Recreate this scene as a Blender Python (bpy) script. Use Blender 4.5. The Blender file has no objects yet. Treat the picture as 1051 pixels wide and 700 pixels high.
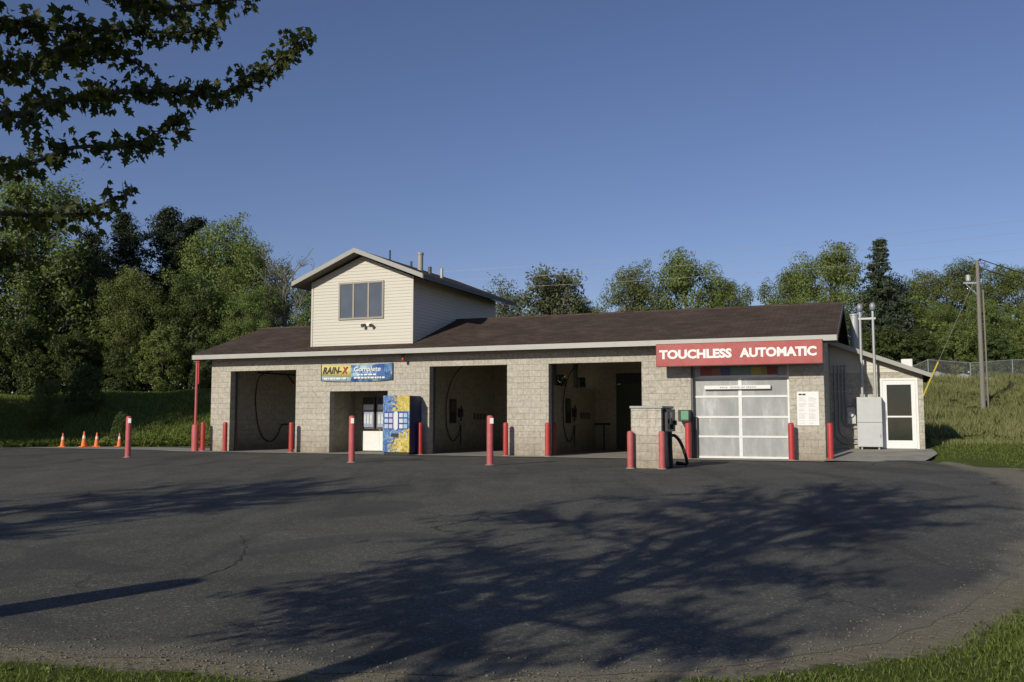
import bpy, math, random
import numpy as np
from mathutils import Vector, Matrix
from mathutils.geometry import delaunay_2d_cdt

R = math.radians
scene = bpy.context.scene
COL = scene.collection

# ------------------------------------------------------------------ camera
cam_d = bpy.data.cameras.new('camera')
cam = bpy.data.objects.new('camera', cam_d)
COL.objects.link(cam)
cam.location = (0, 0, 1.2)
cam.rotation_euler = (R(90 + 4.82), 0, 0)
cam_d.sensor_width = 36
cam_d.lens = 32.92
cam_d.clip_start = 0.05
cam_d.clip_end = 2000
scene.camera = cam

# ------------------------------------------------------------------ sky and sun
SUN_EL, SUN_AZ = 23.0, 36.0            # elevation; light travels 36 deg right of the view axis
world = bpy.data.worlds.new('World')
scene.world = world
world.use_nodes = True
wn = world.node_tree.nodes
sky = wn.new('ShaderNodeTexSky')
sky.sky_type = 'NISHITA'
sky.sun_disc = False
sky.sun_elevation = R(SUN_EL)
sky.sun_rotation = R(180 + SUN_AZ)
sky.altitude = 300
sky.air_density = 1.0
sky.dust_density = 0.2
sky.ozone_density = 5.5
tint = wn.new('ShaderNodeMix')               # white balance of the daylight
tint.data_type = 'RGBA'
tint.blend_type = 'MULTIPLY'
tint.inputs[0].default_value = 1.0
tint.inputs[7].default_value = (1.30, 1.0, 1.02, 1)
world.node_tree.links.new(sky.outputs[0], tint.inputs[6])
world.node_tree.links.new(tint.outputs[2], wn['Background'].inputs[0])
wn['Background'].inputs[1].default_value = 0.08
sun_d = bpy.data.lights.new('sun', 'SUN')
sun_d.energy = 3.7
sun_d.angle = R(0.53)
sun_d.color = (1.0, 0.94, 0.80)
sun = bpy.data.objects.new('sun', sun_d)
COL.objects.link(sun)
sun.rotation_euler = Vector((math.sin(R(SUN_AZ)) * math.cos(R(SUN_EL)),
                             math.cos(R(SUN_AZ)) * math.cos(R(SUN_EL)),
                             -math.sin(R(SUN_EL)))).to_track_quat('-Z', 'Y').to_euler()
sun.location = (-20, -20, 30)
vs = scene.view_settings
vs.view_transform = 'Standard'
vs.look = 'None'
vs.gamma = 1
vs.exposure = 0.0
vs.use_curve_mapping = False

# ------------------------------------------------------------------ frames
YAW = R(22.1966)
O = Vector((9.225, 27.688, 0))
U = Vector((math.cos(YAW), -math.sin(YAW), 0))
D = Vector((math.sin(YAW), math.cos(YAW), 0))


def W(s, d, z=0.0):
    return O + U * s + D * d + Vector((0, 0, z))


# ------------------------------------------------------------------ mesh builder
class MB:
    def __init__(self):
        self.v, self.f, self.m = [], [], []

    def face(self, pts, mi=0):
        b = len(self.v)
        self.v += [tuple(p) for p in pts]
        self.f.append(tuple(range(b, b + len(pts))))
        self.m.append(mi)

    def box(self, a, b, mi=0):
        x0, y0, z0 = a
        x1, y1, z1 = b
        k = len(self.v)
        self.v += [(x0, y0, z0), (x1, y0, z0), (x1, y1, z0), (x0, y1, z0),
                   (x0, y0, z1), (x1, y0, z1), (x1, y1, z1), (x0, y1, z1)]
        for q in ((0, 3, 2, 1), (4, 5, 6, 7), (0, 1, 5, 4), (1, 2, 6, 5), (2, 3, 7, 6), (3, 0, 4, 7)):
            self.f.append(tuple(k + i for i in q))
            self.m.append(mi)
        return self

    def prism(self, poly, vec, mi=0):
        """extrude a closed 3-D polygon along vec"""
        n = len(poly)
        k = len(self.v)
        self.v += [tuple(p) for p in poly]
        self.v += [tuple(Vector(p) + Vector(vec)) for p in poly]
        self.f.append(tuple(range(k, k + n)))
        self.f.append(tuple(range(k + 2 * n - 1, k + n - 1, -1)))
        self.m += [mi, mi]
        for i in range(n):
            j = (i + 1) % n
            self.f.append((k + j, k + i, k + n + i, k + n + j))
            self.m.append(mi)
        return self

    def tube(self, pts, rad, n=8, mi=0, cap=True):
        pts = [Vector(p) for p in pts]
        if not hasattr(rad, '__len__'):
            rad = [rad] * len(pts)
        k = len(self.v)
        ref = None
        for i, p in enumerate(pts):
            t = (pts[min(i + 1, len(pts) - 1)] - pts[max(i - 1, 0)])
            t = t.normalized() if t.length > 1e-9 else Vector((0, 0, 1))
            if ref is None:
                ref = Vector((1, 0, 0)) if abs(t.x) < 0.9 else Vector((0, 1, 0))
            a = (ref - t * ref.dot(t)).normalized()
            ref = a
            b = t.cross(a)
            for j in range(n):
                q = 2 * math.pi * j / n
                self.v.append(tuple(p + (a * math.cos(q) + b * math.sin(q)) * rad[i]))
        for i in range(len(pts) - 1):
            for j in range(n):
                j2 = (j + 1) % n
                self.f.append((k + i * n + j, k + i * n + j2, k + (i + 1) * n + j2, k + (i + 1) * n + j))
                self.m.append(mi)
        if cap:
            self.f.append(tuple(k + j for j in reversed(range(n))))
            self.f.append(tuple(k + (len(pts) - 1) * n + j for j in range(n)))
            self.m += [mi, mi]
        return self

    def lathe(self, prof, n=20, c=(0, 0, 0), mi=0):
        """prof: list of (r, z)"""
        k = len(self.v)
        for r, z in prof:
            for j in range(n):
                q = 2 * math.pi * j / n
                self.v.append((c[0] + r * math.cos(q), c[1] + r * math.sin(q), c[2] + z))
        for i in range(len(prof) - 1):
            for j in range(n):
                j2 = (j + 1) % n
                self.f.append((k + i * n + j, k + i * n + j2, k + (i + 1) * n + j2, k + (i + 1) * n + j))
                self.m.append(mi)
        self.f.append(tuple(k + j for j in reversed(range(n))))
        self.f.append(tuple(k + (len(prof) - 1) * n + j for j in range(n)))
        self.m += [mi, mi]
        return self

    def mesh(self, name, mats, smooth=None):
        me = bpy.data.meshes.new(name)
        me.from_pydata(self.v, [], self.f)
        if not isinstance(mats, (list, tuple)):
            mats = [mats]
        for m in mats:
            me.materials.append(m)
        if len(mats) > 1:
            me.polygons.foreach_set('material_index', self.m)
        if smooth is not None:
            me.polygons.foreach_set('use_smooth', [True] * len(me.polygons))
            try:
                me.set_sharp_from_angle(angle=R(smooth))
            except Exception:
                pass
        me.update()
        return me

    def build(self, name, mats, parent=None, smooth=None, bevel=0):
        o = bpy.data.objects.new(name, self.mesh(name, mats, smooth))
        COL.objects.link(o)
        if parent is not None:
            o.parent = parent
        if bevel:
            b = o.modifiers.new('bevel', 'BEVEL')
            b.width = bevel
            b.segments = 2
            b.limit_method = 'ANGLE'
        return o


def box(a, b):
    return MB().box(a, b)


def tag(o, label=None, cat=None, group=None, kind=None):
    if label:
        o['label'] = label
    if cat:
        o['category'] = cat
    if group:
        o['group'] = group
    if kind:
        o['kind'] = kind
    return o


def thing(name, label, cat, loc=(0, 0, 0), rz=0.0, group=None):
    o = bpy.data.objects.new(name, None)
    COL.objects.link(o)
    o.location = loc
    o.rotation_euler = (0, 0, rz)
    o.empty_display_size = 0.2
    return tag(o, label, cat, group)


def dup(root, loc, rz=None, label=None, group=None, scale=None):
    c = root.copy()
    COL.objects.link(c)
    c.location = loc
    if rz is not None:
        c.rotation_euler = (0, 0, rz)
    if scale is not None:
        c.scale = scale if hasattr(scale, '__len__') else (scale,) * 3
    if label:
        c['label'] = label
    if group:
        c['group'] = group
    for ch in list(root.children):
        k = ch.copy()
        COL.objects.link(k)
        k.parent = c
        for g in ch.children:
            q = g.copy()
            COL.objects.link(q)
            q.parent = k
    return c


# ------------------------------------------------------------------ materials
def new_mat(name):
    m = bpy.data.materials.new(name)
    m.use_nodes = True
    nt = m.node_tree
    return m, nt, nt.nodes['Principled BSDF']


def N(nt, t, **kw):
    n = nt.nodes.new(t)
    for k, v in kw.items():
        if k.startswith('_'):
            setattr(n, k[1:], v)
        else:
            n.inputs[k.replace('__', ' ')].default_value = v
    return n


def ramp(nt, stops):
    r = nt.nodes.new('ShaderNodeValToRGB')
    e = r.color_ramp.elements
    while len(e) < len(stops):
        e.new(0.5)
    for i, (p, c) in enumerate(stops):
        e[i].position = p
        e[i].color = (c[0], c[1], c[2], 1) if hasattr(c, '__len__') else (c, c, c, 1)
    return r


def mixc(nt, fac, a, b, mode='MIX'):
    n = nt.nodes.new('ShaderNodeMix')
    n.data_type = 'RGBA'
    n.blend_type = mode
    L = nt.links
    for i, v in ((0, fac), (6, a), (7, b)):
        if hasattr(v, 'links'):
            L.new(v, n.inputs[i])
        elif hasattr(v, '__len__'):
            n.inputs[i].default_value = (v[0], v[1], v[2], 1)
        else:
            n.inputs[i].default_value = v
    return n.outputs[2]


def math_n(nt, op, a, b=None, clamp=False):
    n = nt.nodes.new('ShaderNodeMath')
    n.operation = op
    n.use_clamp = clamp
    for i, v in enumerate((a, b)):
        if v is None:
            continue
        if hasattr(v, 'links'):
            nt.links.new(v, n.inputs[i])
        else:
            n.inputs[i].default_value = v
    return n.outputs[0]


def noise(nt, scale, detail=4, rough=0.55, vec=None, dist=0.0):
    n = nt.nodes.new('ShaderNodeTexNoise')
    n.inputs['Scale'].default_value = scale
    n.inputs['Detail'].default_value = detail
    n.inputs['Roughness'].default_value = rough
    n.inputs['Distortion'].default_value = dist
    if vec is not None:
        nt.links.new(vec, n.inputs['Vector'])
    return n.outputs[0]


def objco(nt):
    return nt.nodes.new('ShaderNodeTexCoord').outputs['Object']


def geopos(nt):
    return nt.nodes.new('ShaderNodeNewGeometry').outputs['Position']


def bump(nt, bsdf, h, strength=0.5, dist=0.01):
    b = nt.nodes.new('ShaderNodeBump')
    b.inputs['Strength'].default_value = strength
    b.inputs['Distance'].default_value = dist
    nt.links.new(h, b.inputs['Height'])
    nt.links.new(b.outputs[0], bsdf.inputs['Normal'])


def paint(name, col, rough=0.5, metal=0.0, var=0.18, scale=6.0, dirt=None, dirt_amt=0.35, bmp=0.0, spec=0.5):
    """painted or plain surface with uneven tone, patches of dirt and wear"""
    m, nt, b = new_mat(name)
    co = objco(nt)
    n1 = noise(nt, scale, 5, 0.6, co)
    c = mixc(nt, n1, [k * (1 - var) for k in col], [min(1, k * (1 + var)) for k in col])
    if dirt is not None:
        n2 = noise(nt, scale * 2.7, 6, 0.7, co, 0.6)
        r = ramp(nt, ((0.52, 0.0), (0.75, dirt_amt)))
        nt.links.new(n2, r.inputs[0])
        c = mixc(nt, r.outputs[0], c, dirt)
    nt.links.new(c, b.inputs['Base Color'])
    rr = ramp(nt, ((0.3, max(0, rough - 0.1)), (0.7, min(1, rough + 0.12))))
    nt.links.new(noise(nt, scale * 4, 4, 0.6, co), rr.inputs[0])
    nt.links.new(rr.outputs[0], b.inputs['Roughness'])
    b.inputs['Metallic'].default_value = metal
    b.inputs['Specular IOR Level'].default_value = spec
    if bmp:
        bump(nt, b, noise(nt, scale * 12, 4, 0.6, co), 0.4, bmp)
    return m


def mat_block(name, colA, colB, rough_face=True):
    m, nt, b = new_mat(name)
    L = nt.links
    sep = nt.nodes.new('ShaderNodeSeparateXYZ')
    co = objco(nt)
    L.new(co, sep.inputs[0])
    comb = nt.nodes.new('ShaderNodeCombineXYZ')
    L.new(math_n(nt, 'ADD', sep.outputs[0], sep.outputs[1]), comb.inputs[0])
    L.new(sep.outputs[2], comb.inputs[1])
    br = N(nt, 'ShaderNodeTexBrick', Scale=1.0, Mortar__Size=0.006, Mortar__Smooth=0.8, Bias=0.0,
           Brick__Width=0.4064, Row__Height=0.2032)
    br.offset = 0.5
    br.inputs['Color1'].default_value = (*colA, 1)
    br.inputs['Color2'].default_value = (*colB, 1)
    br.inputs['Mortar'].default_value = (colA[0] * 0.82, colA[1] * 0.81, colA[2] * 0.8, 1)
    L.new(comb.outputs[0], br.inputs['Vector'])
    n1 = noise(nt, 9, 6, 0.68, co, 0.3)
    r1 = ramp(nt, ((0.28, 0.66), (0.72, 1.2)))
    L.new(n1, r1.inputs[0])
    c = mixc(nt, 1.0, br.outputs[0], r1.outputs[0], 'MULTIPLY')
    # splash stains low on the wall
    st = N(nt, 'ShaderNodeMapRange')
    st.inputs[1].default_value = 0.0
    st.inputs[2].default_value = 1.1
    st.inputs[3].default_value = 1.0
    st.inputs[4].default_value = 0.0
    L.new(sep.outputs[2], st.inputs[0])
    n2 = noise(nt, 2.2, 5, 0.6, co, 0.4)
    sfac = math_n(nt, 'MULTIPLY', math_n(nt, 'POWER', st.outputs[0], 1.5), n2, True)
    c = mixc(nt, math_n(nt, 'MULTIPLY', sfac, 1.1, True), c, (0.17, 0.125, 0.075))
    L.new(c, b.inputs['Base Color'])
    b.inputs['Roughness'].default_value = 0.92
    b.inputs['Specular IOR Level'].default_value = 0.2
    h = math_n(nt, 'ADD', math_n(nt, 'MULTIPLY', br.outputs[1], -0.5 if rough_face else -0.8), math_n(nt, 'MULTIPLY', noise(nt, 16, 5, 0.6, co), 1.2 if rough_face else 0.25))
    if rough_face:
        h = math_n(nt, 'ADD', h, math_n(nt, 'MULTIPLY', noise(nt, 6, 3, 0.5, co), 1.3))
    bump(nt, b, h, 0.8, 0.022 if rough_face else 0.006)
    return m


def mat_siding(name, col):
    m, nt, b = new_mat(name)
    co = objco(nt)
    mp = N(nt, 'ShaderNodeMapping')
    mp.inputs['Scale'].default_value = (0.5, 0.5, 6)
    nt.links.new(co, mp.inputs[0])
    n1 = noise(nt, 1.4, 5, 0.6, mp.outputs[0])
    n2 = noise(nt, 1.1, 4, 0.6, co)
    c = mixc(nt, n1, [k * 0.93 for k in col], [k * 1.04 for k in col])
    c = mixc(nt, math_n(nt, 'MULTIPLY', n2, 0.16), c, (0.42, 0.38, 0.3))
    nt.links.new(c, b.inputs['Base Color'])
    b.inputs['Roughness'].default_value = 0.5
    return m


def mat_shingle(name):
    m, nt, b = new_mat(name)
    L = nt.links
    co = objco(nt)
    br = N(nt, 'ShaderNodeTexBrick', Scale=1.0, Mortar__Size=0.006, Mortar__Smooth=0.2, Brick__Width=0.32, Row__Height=0.14)
    br.inputs['Color1'].default_value = (0.068, 0.048, 0.037, 1)
    br.inputs['Color2'].default_value = (0.102, 0.074, 0.057, 1)
    br.inputs['Mortar'].default_value = (0.028, 0.02, 0.018, 1)
    L.new(co, br.inputs['Vector'])
    n1 = noise(nt, 0.9, 5, 0.6, co)
    r = ramp(nt, ((0.3, 0.78), (0.7, 1.2)))
    L.new(n1, r.inputs[0])
    c = mixc(nt, 1.0, br.outputs[0], r.outputs[0], 'MULTIPLY')
    n2 = noise(nt, 60, 3, 0.7, co)
    r2 = ramp(nt, ((0.3, 0.7), (0.7, 1.3)))
    L.new(n2, r2.inputs[0])
    c = mixc(nt, 0.6, c, r2.outputs[0], 'MULTIPLY')
    L.new(c, b.inputs['Base Color'])
    b.inputs['Roughness'].default_value = 0.95
    b.inputs['Specular IOR Level'].default_value = 0.15
    h = math_n(nt, 'ADD', math_n(nt, 'MULTIPLY', br.outputs[1], -1.0), math_n(nt, 'MULTIPLY', n2, 0.5))
    bump(nt, b, h, 0.6, 0.012)
    return m


def mat_asphalt(name):
    m, nt, b = new_mat(name)
    L = nt.links
    p = geopos(nt)
    n_big = noise(nt, 0.16, 5, 0.6, p, 0.5)
    n_mid = noise(nt, 0.9, 6, 0.65, p, 0.4)
    n_fine = noise(nt, 38, 4, 0.75, p)
    base = mixc(nt, n_big, (0.087, 0.083, 0.070), (0.138, 0.132, 0.111))
    r = ramp(nt, ((0.3, 0.80), (0.72, 1.2)))
    L.new(n_mid, r.inputs[0])
    c = mixc(nt, 1.0, base, r.outputs[0], 'MULTIPLY')
    # exposed aggregate
    vo = N(nt, 'ShaderNodeTexVoronoi', Scale=55.0)
    L.new(p, vo.inputs['Vector'])
    sepc = nt.nodes.new('ShaderNodeSeparateColor')
    L.new(vo.outputs['Color'], sepc.inputs[0])
    r3 = ramp(nt, ((0.0, 0.62), (0.75, 1.0), (0.93, 1.35), (1.0, 2.6)))
    L.new(sepc.outputs[0], r3.inputs[0])
    c = mixc(nt, 0.8, c, r3.outputs[0], 'MULTIPLY')
    # cracks, only here and there
    wob = nt.nodes.new('ShaderNodeVectorMath')
    wob.operation = 'ADD'
    nc = nt.nodes.new('ShaderNodeTexNoise')
    nc.inputs['Scale'].default_value = 0.7
    nc.inputs['Detail'].default_value = 5
    L.new(p, nc.inputs['Vector'])
    sc = nt.nodes.new('ShaderNodeVectorMath')
    sc.operation = 'SCALE'
    sc.inputs['Scale'].default_value = 1.6
    L.new(nc.outputs['Color'], sc.inputs[0])
    L.new(p, wob.inputs[0])
    L.new(sc.outputs[0], wob.inputs[1])
    vc = N(nt, 'ShaderNodeTexVoronoi', Scale=0.2)
    vc.feature = 'DISTANCE_TO_EDGE'
    L.new(wob.outputs[0], vc.inputs['Vector'])
    rc = ramp(nt, ((0.0, 1.0), (0.0035, 0.8), (0.009, 0.0)))
    L.new(vc.outputs['Distance'], rc.inputs[0])
    gate = ramp(nt, ((0.50, 0.0), (0.60, 0.75)))
    L.new(noise(nt, 0.13, 3, 0.5, p), gate.inputs[0])
    crack = math_n(nt, 'MULTIPLY', rc.outputs[0], gate.outputs[0])
    c = mixc(nt, crack, c, (0.018, 0.017, 0.016))
    # oil drips and damp tracks, stretched towards the bays
    mp = N(nt, 'ShaderNodeMapping')
    mp.inputs['Rotation'].default_value = (0, 0, YAW)
    mp.inputs['Scale'].default_value = (1.3, 0.16, 1)
    L.new(p, mp.inputs[0])
    ro = ramp(nt, ((0.52, 0.0), (0.70, 0.6)))
    L.new(noise(nt, 0.8, 5, 0.6, mp.outputs[0]), ro.inputs[0])
    c = mixc(nt, ro.outputs[0], c, (0.045, 0.042, 0.037))
    # old patches and drips
    rp = ramp(nt, ((0.60, 0.0), (0.615, 0.45)))
    L.new(noise(nt, 0.34, 1, 0.4, p, 0.8), rp.inputs[0])
    c = mixc(nt, rp.outputs[0], c, (0.062, 0.060, 0.056))
    vd = N(nt, 'ShaderNodeTexVoronoi', Scale=0.75)
    L.new(wob.outputs[0], vd.inputs['Vector'])
    rd = ramp(nt, ((0.05, 0.55), (0.16, 0.0)))
    L.new(vd.outputs['Distance'], rd.inputs[0])
    c = mixc(nt, math_n(nt, 'MULTIPLY', rd.outputs[0], noise(nt, 9, 4, 0.7, p)), c, (0.03, 0.029, 0.027))
    # sand and dust washed over the rim of the lot
    at = nt.nodes.new('ShaderNodeAttribute')
    at.attribute_name = 'rim'
    e = math_n(nt, 'ADD', at.outputs['Fac'], math_n(nt, 'MULTIPLY', math_n(nt, 'SUBTRACT', noise(nt, 1.1, 6, 0.65, p, 0.5), 0.5), 1.5))
    re_ = ramp(nt, ((0.40, 0.0), (0.80, 0.92)))
    L.new(e, re_.inputs[0])
    sand = mixc(nt, noise(nt, 25, 5, 0.7, p), (0.135, 0.120, 0.088), (0.27, 0.24, 0.175))
    c = mixc(nt, re_.outputs[0], c, sand)
    L.new(c, b.inputs['Base Color'])
    b.inputs['Roughness'].default_value = 0.88
    b.inputs['Specular IOR Level'].default_value = 0.25
    h = math_n(nt, 'ADD', math_n(nt, 'MULTIPLY', vo.outputs['Distance'], 0.5), n_fine)
    h = math_n(nt, 'SUBTRACT', h, math_n(nt, 'MULTIPLY', crack, 1.5))
    bump(nt, b, h, 0.65, 0.012)
    return m


def mat_concrete(name, a, c2):
    m, nt, b = new_mat(name)
    L = nt.links
    p = geopos(nt)
    c = mixc(nt, noise(nt, 0.8, 6, 0.65, p, 0.4), a, c2)
    r = ramp(nt, ((0.25, 0.75), (0.75, 1.15)))
    L.new(noise(nt, 30, 4, 0.7, p), r.inputs[0])
    c = mixc(nt, 0.8, c, r.outputs[0], 'MULTIPLY')
    ro = ramp(nt, ((0.5, 0.0), (0.7, 0.65)))
    L.new(noise(nt, 0.55, 5, 0.65, p, 0.7), ro.inputs[0])
    c = mixc(nt, ro.outputs[0], c, [k * 0.42 for k in a])
    L.new(c, b.inputs['Base Color'])
    b.inputs['Roughness'].default_value = 0.85
    bump(nt, b, noise(nt, 45, 4, 0.7, p), 0.4, 0.004)
    return m


def mat_terrain(name):
    m, nt, b = new_mat(name)
    L = nt.links
    p = geopos(nt)
    n1 = noise(nt, 0.35, 5, 0.6, p, 0.3)
    g = mixc(nt, n1, (0.085, 0.115, 0.02), (0.15, 0.18, 0.04))
    g = mixc(nt, math_n(nt, 'MULTIPLY', noise(nt, 7, 5, 0.7, p), 0.6), g, (0.026, 0.045, 0.010))
    # rank, dry growth on the bank
    at2 = nt.nodes.new('ShaderNodeAttribute')
    at2.attribute_name = 'rank'
    dry = mixc(nt, noise(nt, 0.6, 6, 0.65, p), (0.12, 0.13, 0.04), (0.24, 0.21, 0.095))
    g = mixc(nt, at2.outputs['Fac'], g, dry)
    at = nt.nodes.new('ShaderNodeAttribute')
    at.attribute_name = 'bare'
    e = math_n(nt, 'ADD', at.outputs['Fac'], math_n(nt, 'MULTIPLY', math_n(nt, 'SUBTRACT', noise(nt, 2.2, 6, 0.7, p, 0.4), 0.5), 1.3))
    r = ramp(nt, ((0.42, 0.0), (0.62, 1.0)))
    L.new(e, r.inputs[0])
    sand = mixc(nt, noise(nt, 6, 6, 0.75, p), (0.15, 0.13, 0.092), (0.38, 0.33, 0.235))
    c = mixc(nt, r.outputs[0], g, sand)
    L.new(c, b.inputs['Base Color'])
    b.inputs['Roughness'].default_value = 0.95
    b.inputs['Specular IOR Level'].default_value = 0.1
    bump(nt, b, noise(nt, 14, 6, 0.75, p), 0.9, 0.05)
    return m


def mat_leaf(name, a, c2, trans=0.3, scale=0.5, rnd=0.5, rough=0.55):
    """leaf colour drifts over the crown and from leaf to leaf"""
    m, nt, b = new_mat(name)
    L = nt.links
    co = objco(nt)
    n1 = noise(nt, scale, 3, 0.6, co)
    ge = nt.nodes.new('ShaderNodeNewGeometry')
    f = math_n(nt, 'ADD', math_n(nt, 'MULTIPLY', n1, 1 - rnd), math_n(nt, 'MULTIPLY', ge.outputs['Random Per Island'], rnd), True)
    oi = nt.nodes.new('ShaderNodeObjectInfo')
    c = mixc(nt, f, a, c2)
    hs = N(nt, 'ShaderNodeHueSaturation')
    L.new(c, hs.inputs['Color'])
    L.new(math_n(nt, 'ADD', math_n(nt, 'MULTIPLY', oi.outputs['Random'], 0.03), 0.485), hs.inputs['Hue'])
    L.new(math_n(nt, 'ADD', math_n(nt, 'MULTIPLY', oi.outputs['Random'], 0.4), 0.8), hs.inputs['Value'])
    L.new(hs.outputs[0], b.inputs['Base Color'])
    b.inputs['Roughness'].default_value = rough
    b.inputs['Specular IOR Level'].default_value = 0.3
    tr = nt.nodes.new('ShaderNodeBsdfTranslucent')
    yl = mixc(nt, 0.5, hs.outputs[0], (0.12, 0.16, 0.01))
    L.new(yl, tr.inputs[0])
    mx = nt.nodes.new('ShaderNodeMixShader')
    mx.inputs[0].default_value = trans
    L.new(b.outputs[0], mx.inputs[1])
    L.new(tr.outputs[0], mx.inputs[2])
    L.new(mx.outputs[0], nt.nodes['Material Output'].inputs[0])
    return m


def mat_bark(name, a, c2):
    m, nt, b = new_mat(name)
    co = objco(nt)
    mp = N(nt, 'ShaderNodeMapping')
    mp.inputs['Scale'].default_value = (9, 9, 1.6)
    nt.links.new(co, mp.inputs[0])
    n1 = noise(nt, 1.5, 6, 0.7, mp.outputs[0], 0.4)
    nt.links.new(mixc(nt, n1, a, c2), b.inputs['Base Color'])
    b.inputs['Roughness'].default_value = 0.95
    bump(nt, b, n1, 0.8, 0.02)
    return m


def mat_glass(name, col, rough=0.05, trans=0.0):
    m, nt, b = new_mat(name)
    co = objco(nt)
    n1 = noise(nt, 2.0, 4, 0.6, co)
    nt.links.new(mixc(nt, n1, [k * 0.75 for k in col], [k * 1.25 for k in col]), b.inputs['Base Color'])
    rr = ramp(nt, ((0.3, rough), (0.8, rough + 0.1)))
    nt.links.new(noise(nt, 5, 5, 0.6, co), rr.inputs[0])
    nt.links.new(rr.outputs[0], b.inputs['Roughness'])
    b.inputs['IOR'].default_value = 1.5
    b.inputs['Transmission Weight'].default_value = trans
    return m


def mat_translucent_panel(name):
    """scuffed polycarbonate door panel with milky wet streaks"""
    m, nt, b = new_mat(name)
    L = nt.links
    co = objco(nt)
    mp = N(nt, 'ShaderNodeMapping')
    mp.inputs['Scale'].default_value = (1.5, 1, 0.5)
    L.new(co, mp.inputs[0])
    n1 = noise(nt, 1.5, 8, 0.7, mp.outputs[0], 0.1)
    r = ramp(nt, ((0.30, (0.30, 0.31, 0.31)), (0.48, (0.38, 0.39, 0.385)), (0.60, (0.46, 0.465, 0.46)), (0.72, (0.66, 0.67, 0.66))))
    L.new(n1, r.inputs[0])
    L.new(r.outputs[0], b.inputs['Base Color'])
    b.inputs['Roughness'].default_value = 0.28
    b.inputs['Transmission Weight'].default_value = 0.12
    bump(nt, b, n1, 0.2, 0.01)
    return m


M = {}
M['block'] = mat_block('split_face_block', (0.47, 0.433, 0.358), (0.53, 0.49, 0.41))
M['block_in'] = mat_block('painted_block', (0.40, 0.365, 0.27), (0.43, 0.39, 0.29), False)
M['siding'] = mat_siding('cream_vinyl_siding', (0.58, 0.545, 0.46))
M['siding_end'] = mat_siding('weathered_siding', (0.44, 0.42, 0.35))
M['shingle'] = mat_shingle('brown_shingle')
M['fascia'] = paint('fascia_metal', (0.43, 0.42, 0.38), 0.45, 0, 0.14, 1.2, (0.25, 0.22, 0.18), 0.3)
M['rake'] = paint('rake_grey', (0.33, 0.32, 0.29), 0.5, 0, 0.1, 2)
M['soffit'] = paint('soffit_brown', (0.12, 0.105, 0.085), 0.7)
M['frame_dark'] = paint('bronze_frame', (0.085, 0.08, 0.072), 0.5)
M['frame_tan'] = paint('tan_window_frame', (0.30, 0.275, 0.225), 0.5)
M['glass'] = mat_glass('window_glass', (0.10, 0.115, 0.14), 0.06)
M['glass_dark'] = mat_glass('door_glass', (0.022, 0.030, 0.024), 0.03)
M['panel'] = mat_translucent_panel('door_panel')
M['white'] = paint('white_paint', (0.80, 0.79, 0.76), 0.45, 0, 0.06, 3, (0.5, 0.47, 0.4), 0.35)
M['alu'] = paint('white_aluminium_rail', (0.70, 0.70, 0.68), 0.4, 0.1, 0.08, 3)
M['red'] = paint('red_bollard_paint', (0.46, 0.04, 0.037), 0.5, 0, 0.26, 3, (0.17, 0.05, 0.04), 0.6)
M['red_faded'] = paint('faded_red_paint', (0.48, 0.10, 0.10), 0.6, 0, 0.24, 3, (0.42, 0.22, 0.20), 0.65)
M['sign_red'] = paint('red_sign_face', (0.41, 0.068, 0.062), 0.5, 0, 0.12, 1.0, (0.32, 0.11, 0.10), 0.4)
M['sign_edge'] = paint('sign_cabinet', (0.13, 0.03, 0.03), 0.5)
M['letter'] = paint('white_letters', (0.84, 0.82, 0.78), 0.5, 0, 0.04, 6)
M['galv'] = paint('galvanised_steel', (0.46, 0.47, 0.47), 0.5, 0.25, 0.14, 3, (0.3, 0.29, 0.27), 0.3)
M['galv_dull'] = paint('dull_conduit', (0.30, 0.31, 0.32), 0.5, 0.3, 0.12, 8)
M['black'] = paint('black_plastic', (0.022, 0.022, 0.024), 0.45)
M['dark'] = paint('dark_rubber', (0.03, 0.03, 0.03), 0.7)
M['green_box'] = paint('green_plate', (0.12, 0.30, 0.17), 0.5, 0, 0.15, 9)
M['orange'] = paint('orange_cone', (0.86, 0.19, 0.03), 0.55, 0, 0.12, 7, (0.3, 0.1, 0.04), 0.4)
M['reflect'] = paint('pale_collar', (0.72, 0.68, 0.62), 0.5, 0, 0.1, 9)
M['wood'] = mat_bark('weathered_pole_wood', (0.13, 0.115, 0.10), (0.30, 0.275, 0.24))
M['wire'] = paint('cable', (0.03, 0.03, 0.032), 0.6)
M['wire_pale'] = paint('aluminium_cable', (0.42, 0.42, 0.42), 0.5, 0.3)
M['yellow'] = paint('yellow_guard', (0.52, 0.40, 0.06), 0.6)
M['rock'] = paint('pale_stone', (0.36, 0.35, 0.33), 0.9, 0, 0.25, 3, (0.16, 0.15, 0.13), 0.5, 0.02)
M['asphalt'] = mat_asphalt('worn_asphalt')
M['concrete'] = mat_concrete('apron_concrete', (0.28, 0.262, 0.22), (0.40, 0.38, 0.32))
M['terrain'] = mat_terrain('turf_and_dirt')
M['bark'] = mat_bark('bark', (0.045, 0.036, 0.028), (0.11, 0.092, 0.072))
M['bark_grey'] = mat_bark('grey_bark', (0.13, 0.12, 0.10), (0.25, 0.23, 0.20))
M['leaf_maple'] = mat_leaf('maple_leaf', (0.045, 0.062, 0.015), (0.12, 0.135, 0.034), 0.42, 0.9, 0.55)
M['leaf_green'] = mat_leaf('spring_leaf', (0.11, 0.155, 0.04), (0.245, 0.295, 0.09), 0.4, 0.45, 0.5)
M['leaf_light'] = mat_leaf('fresh_leaf', (0.135, 0.18, 0.045), (0.28, 0.33, 0.105), 0.4, 0.45, 0.5)
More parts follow.
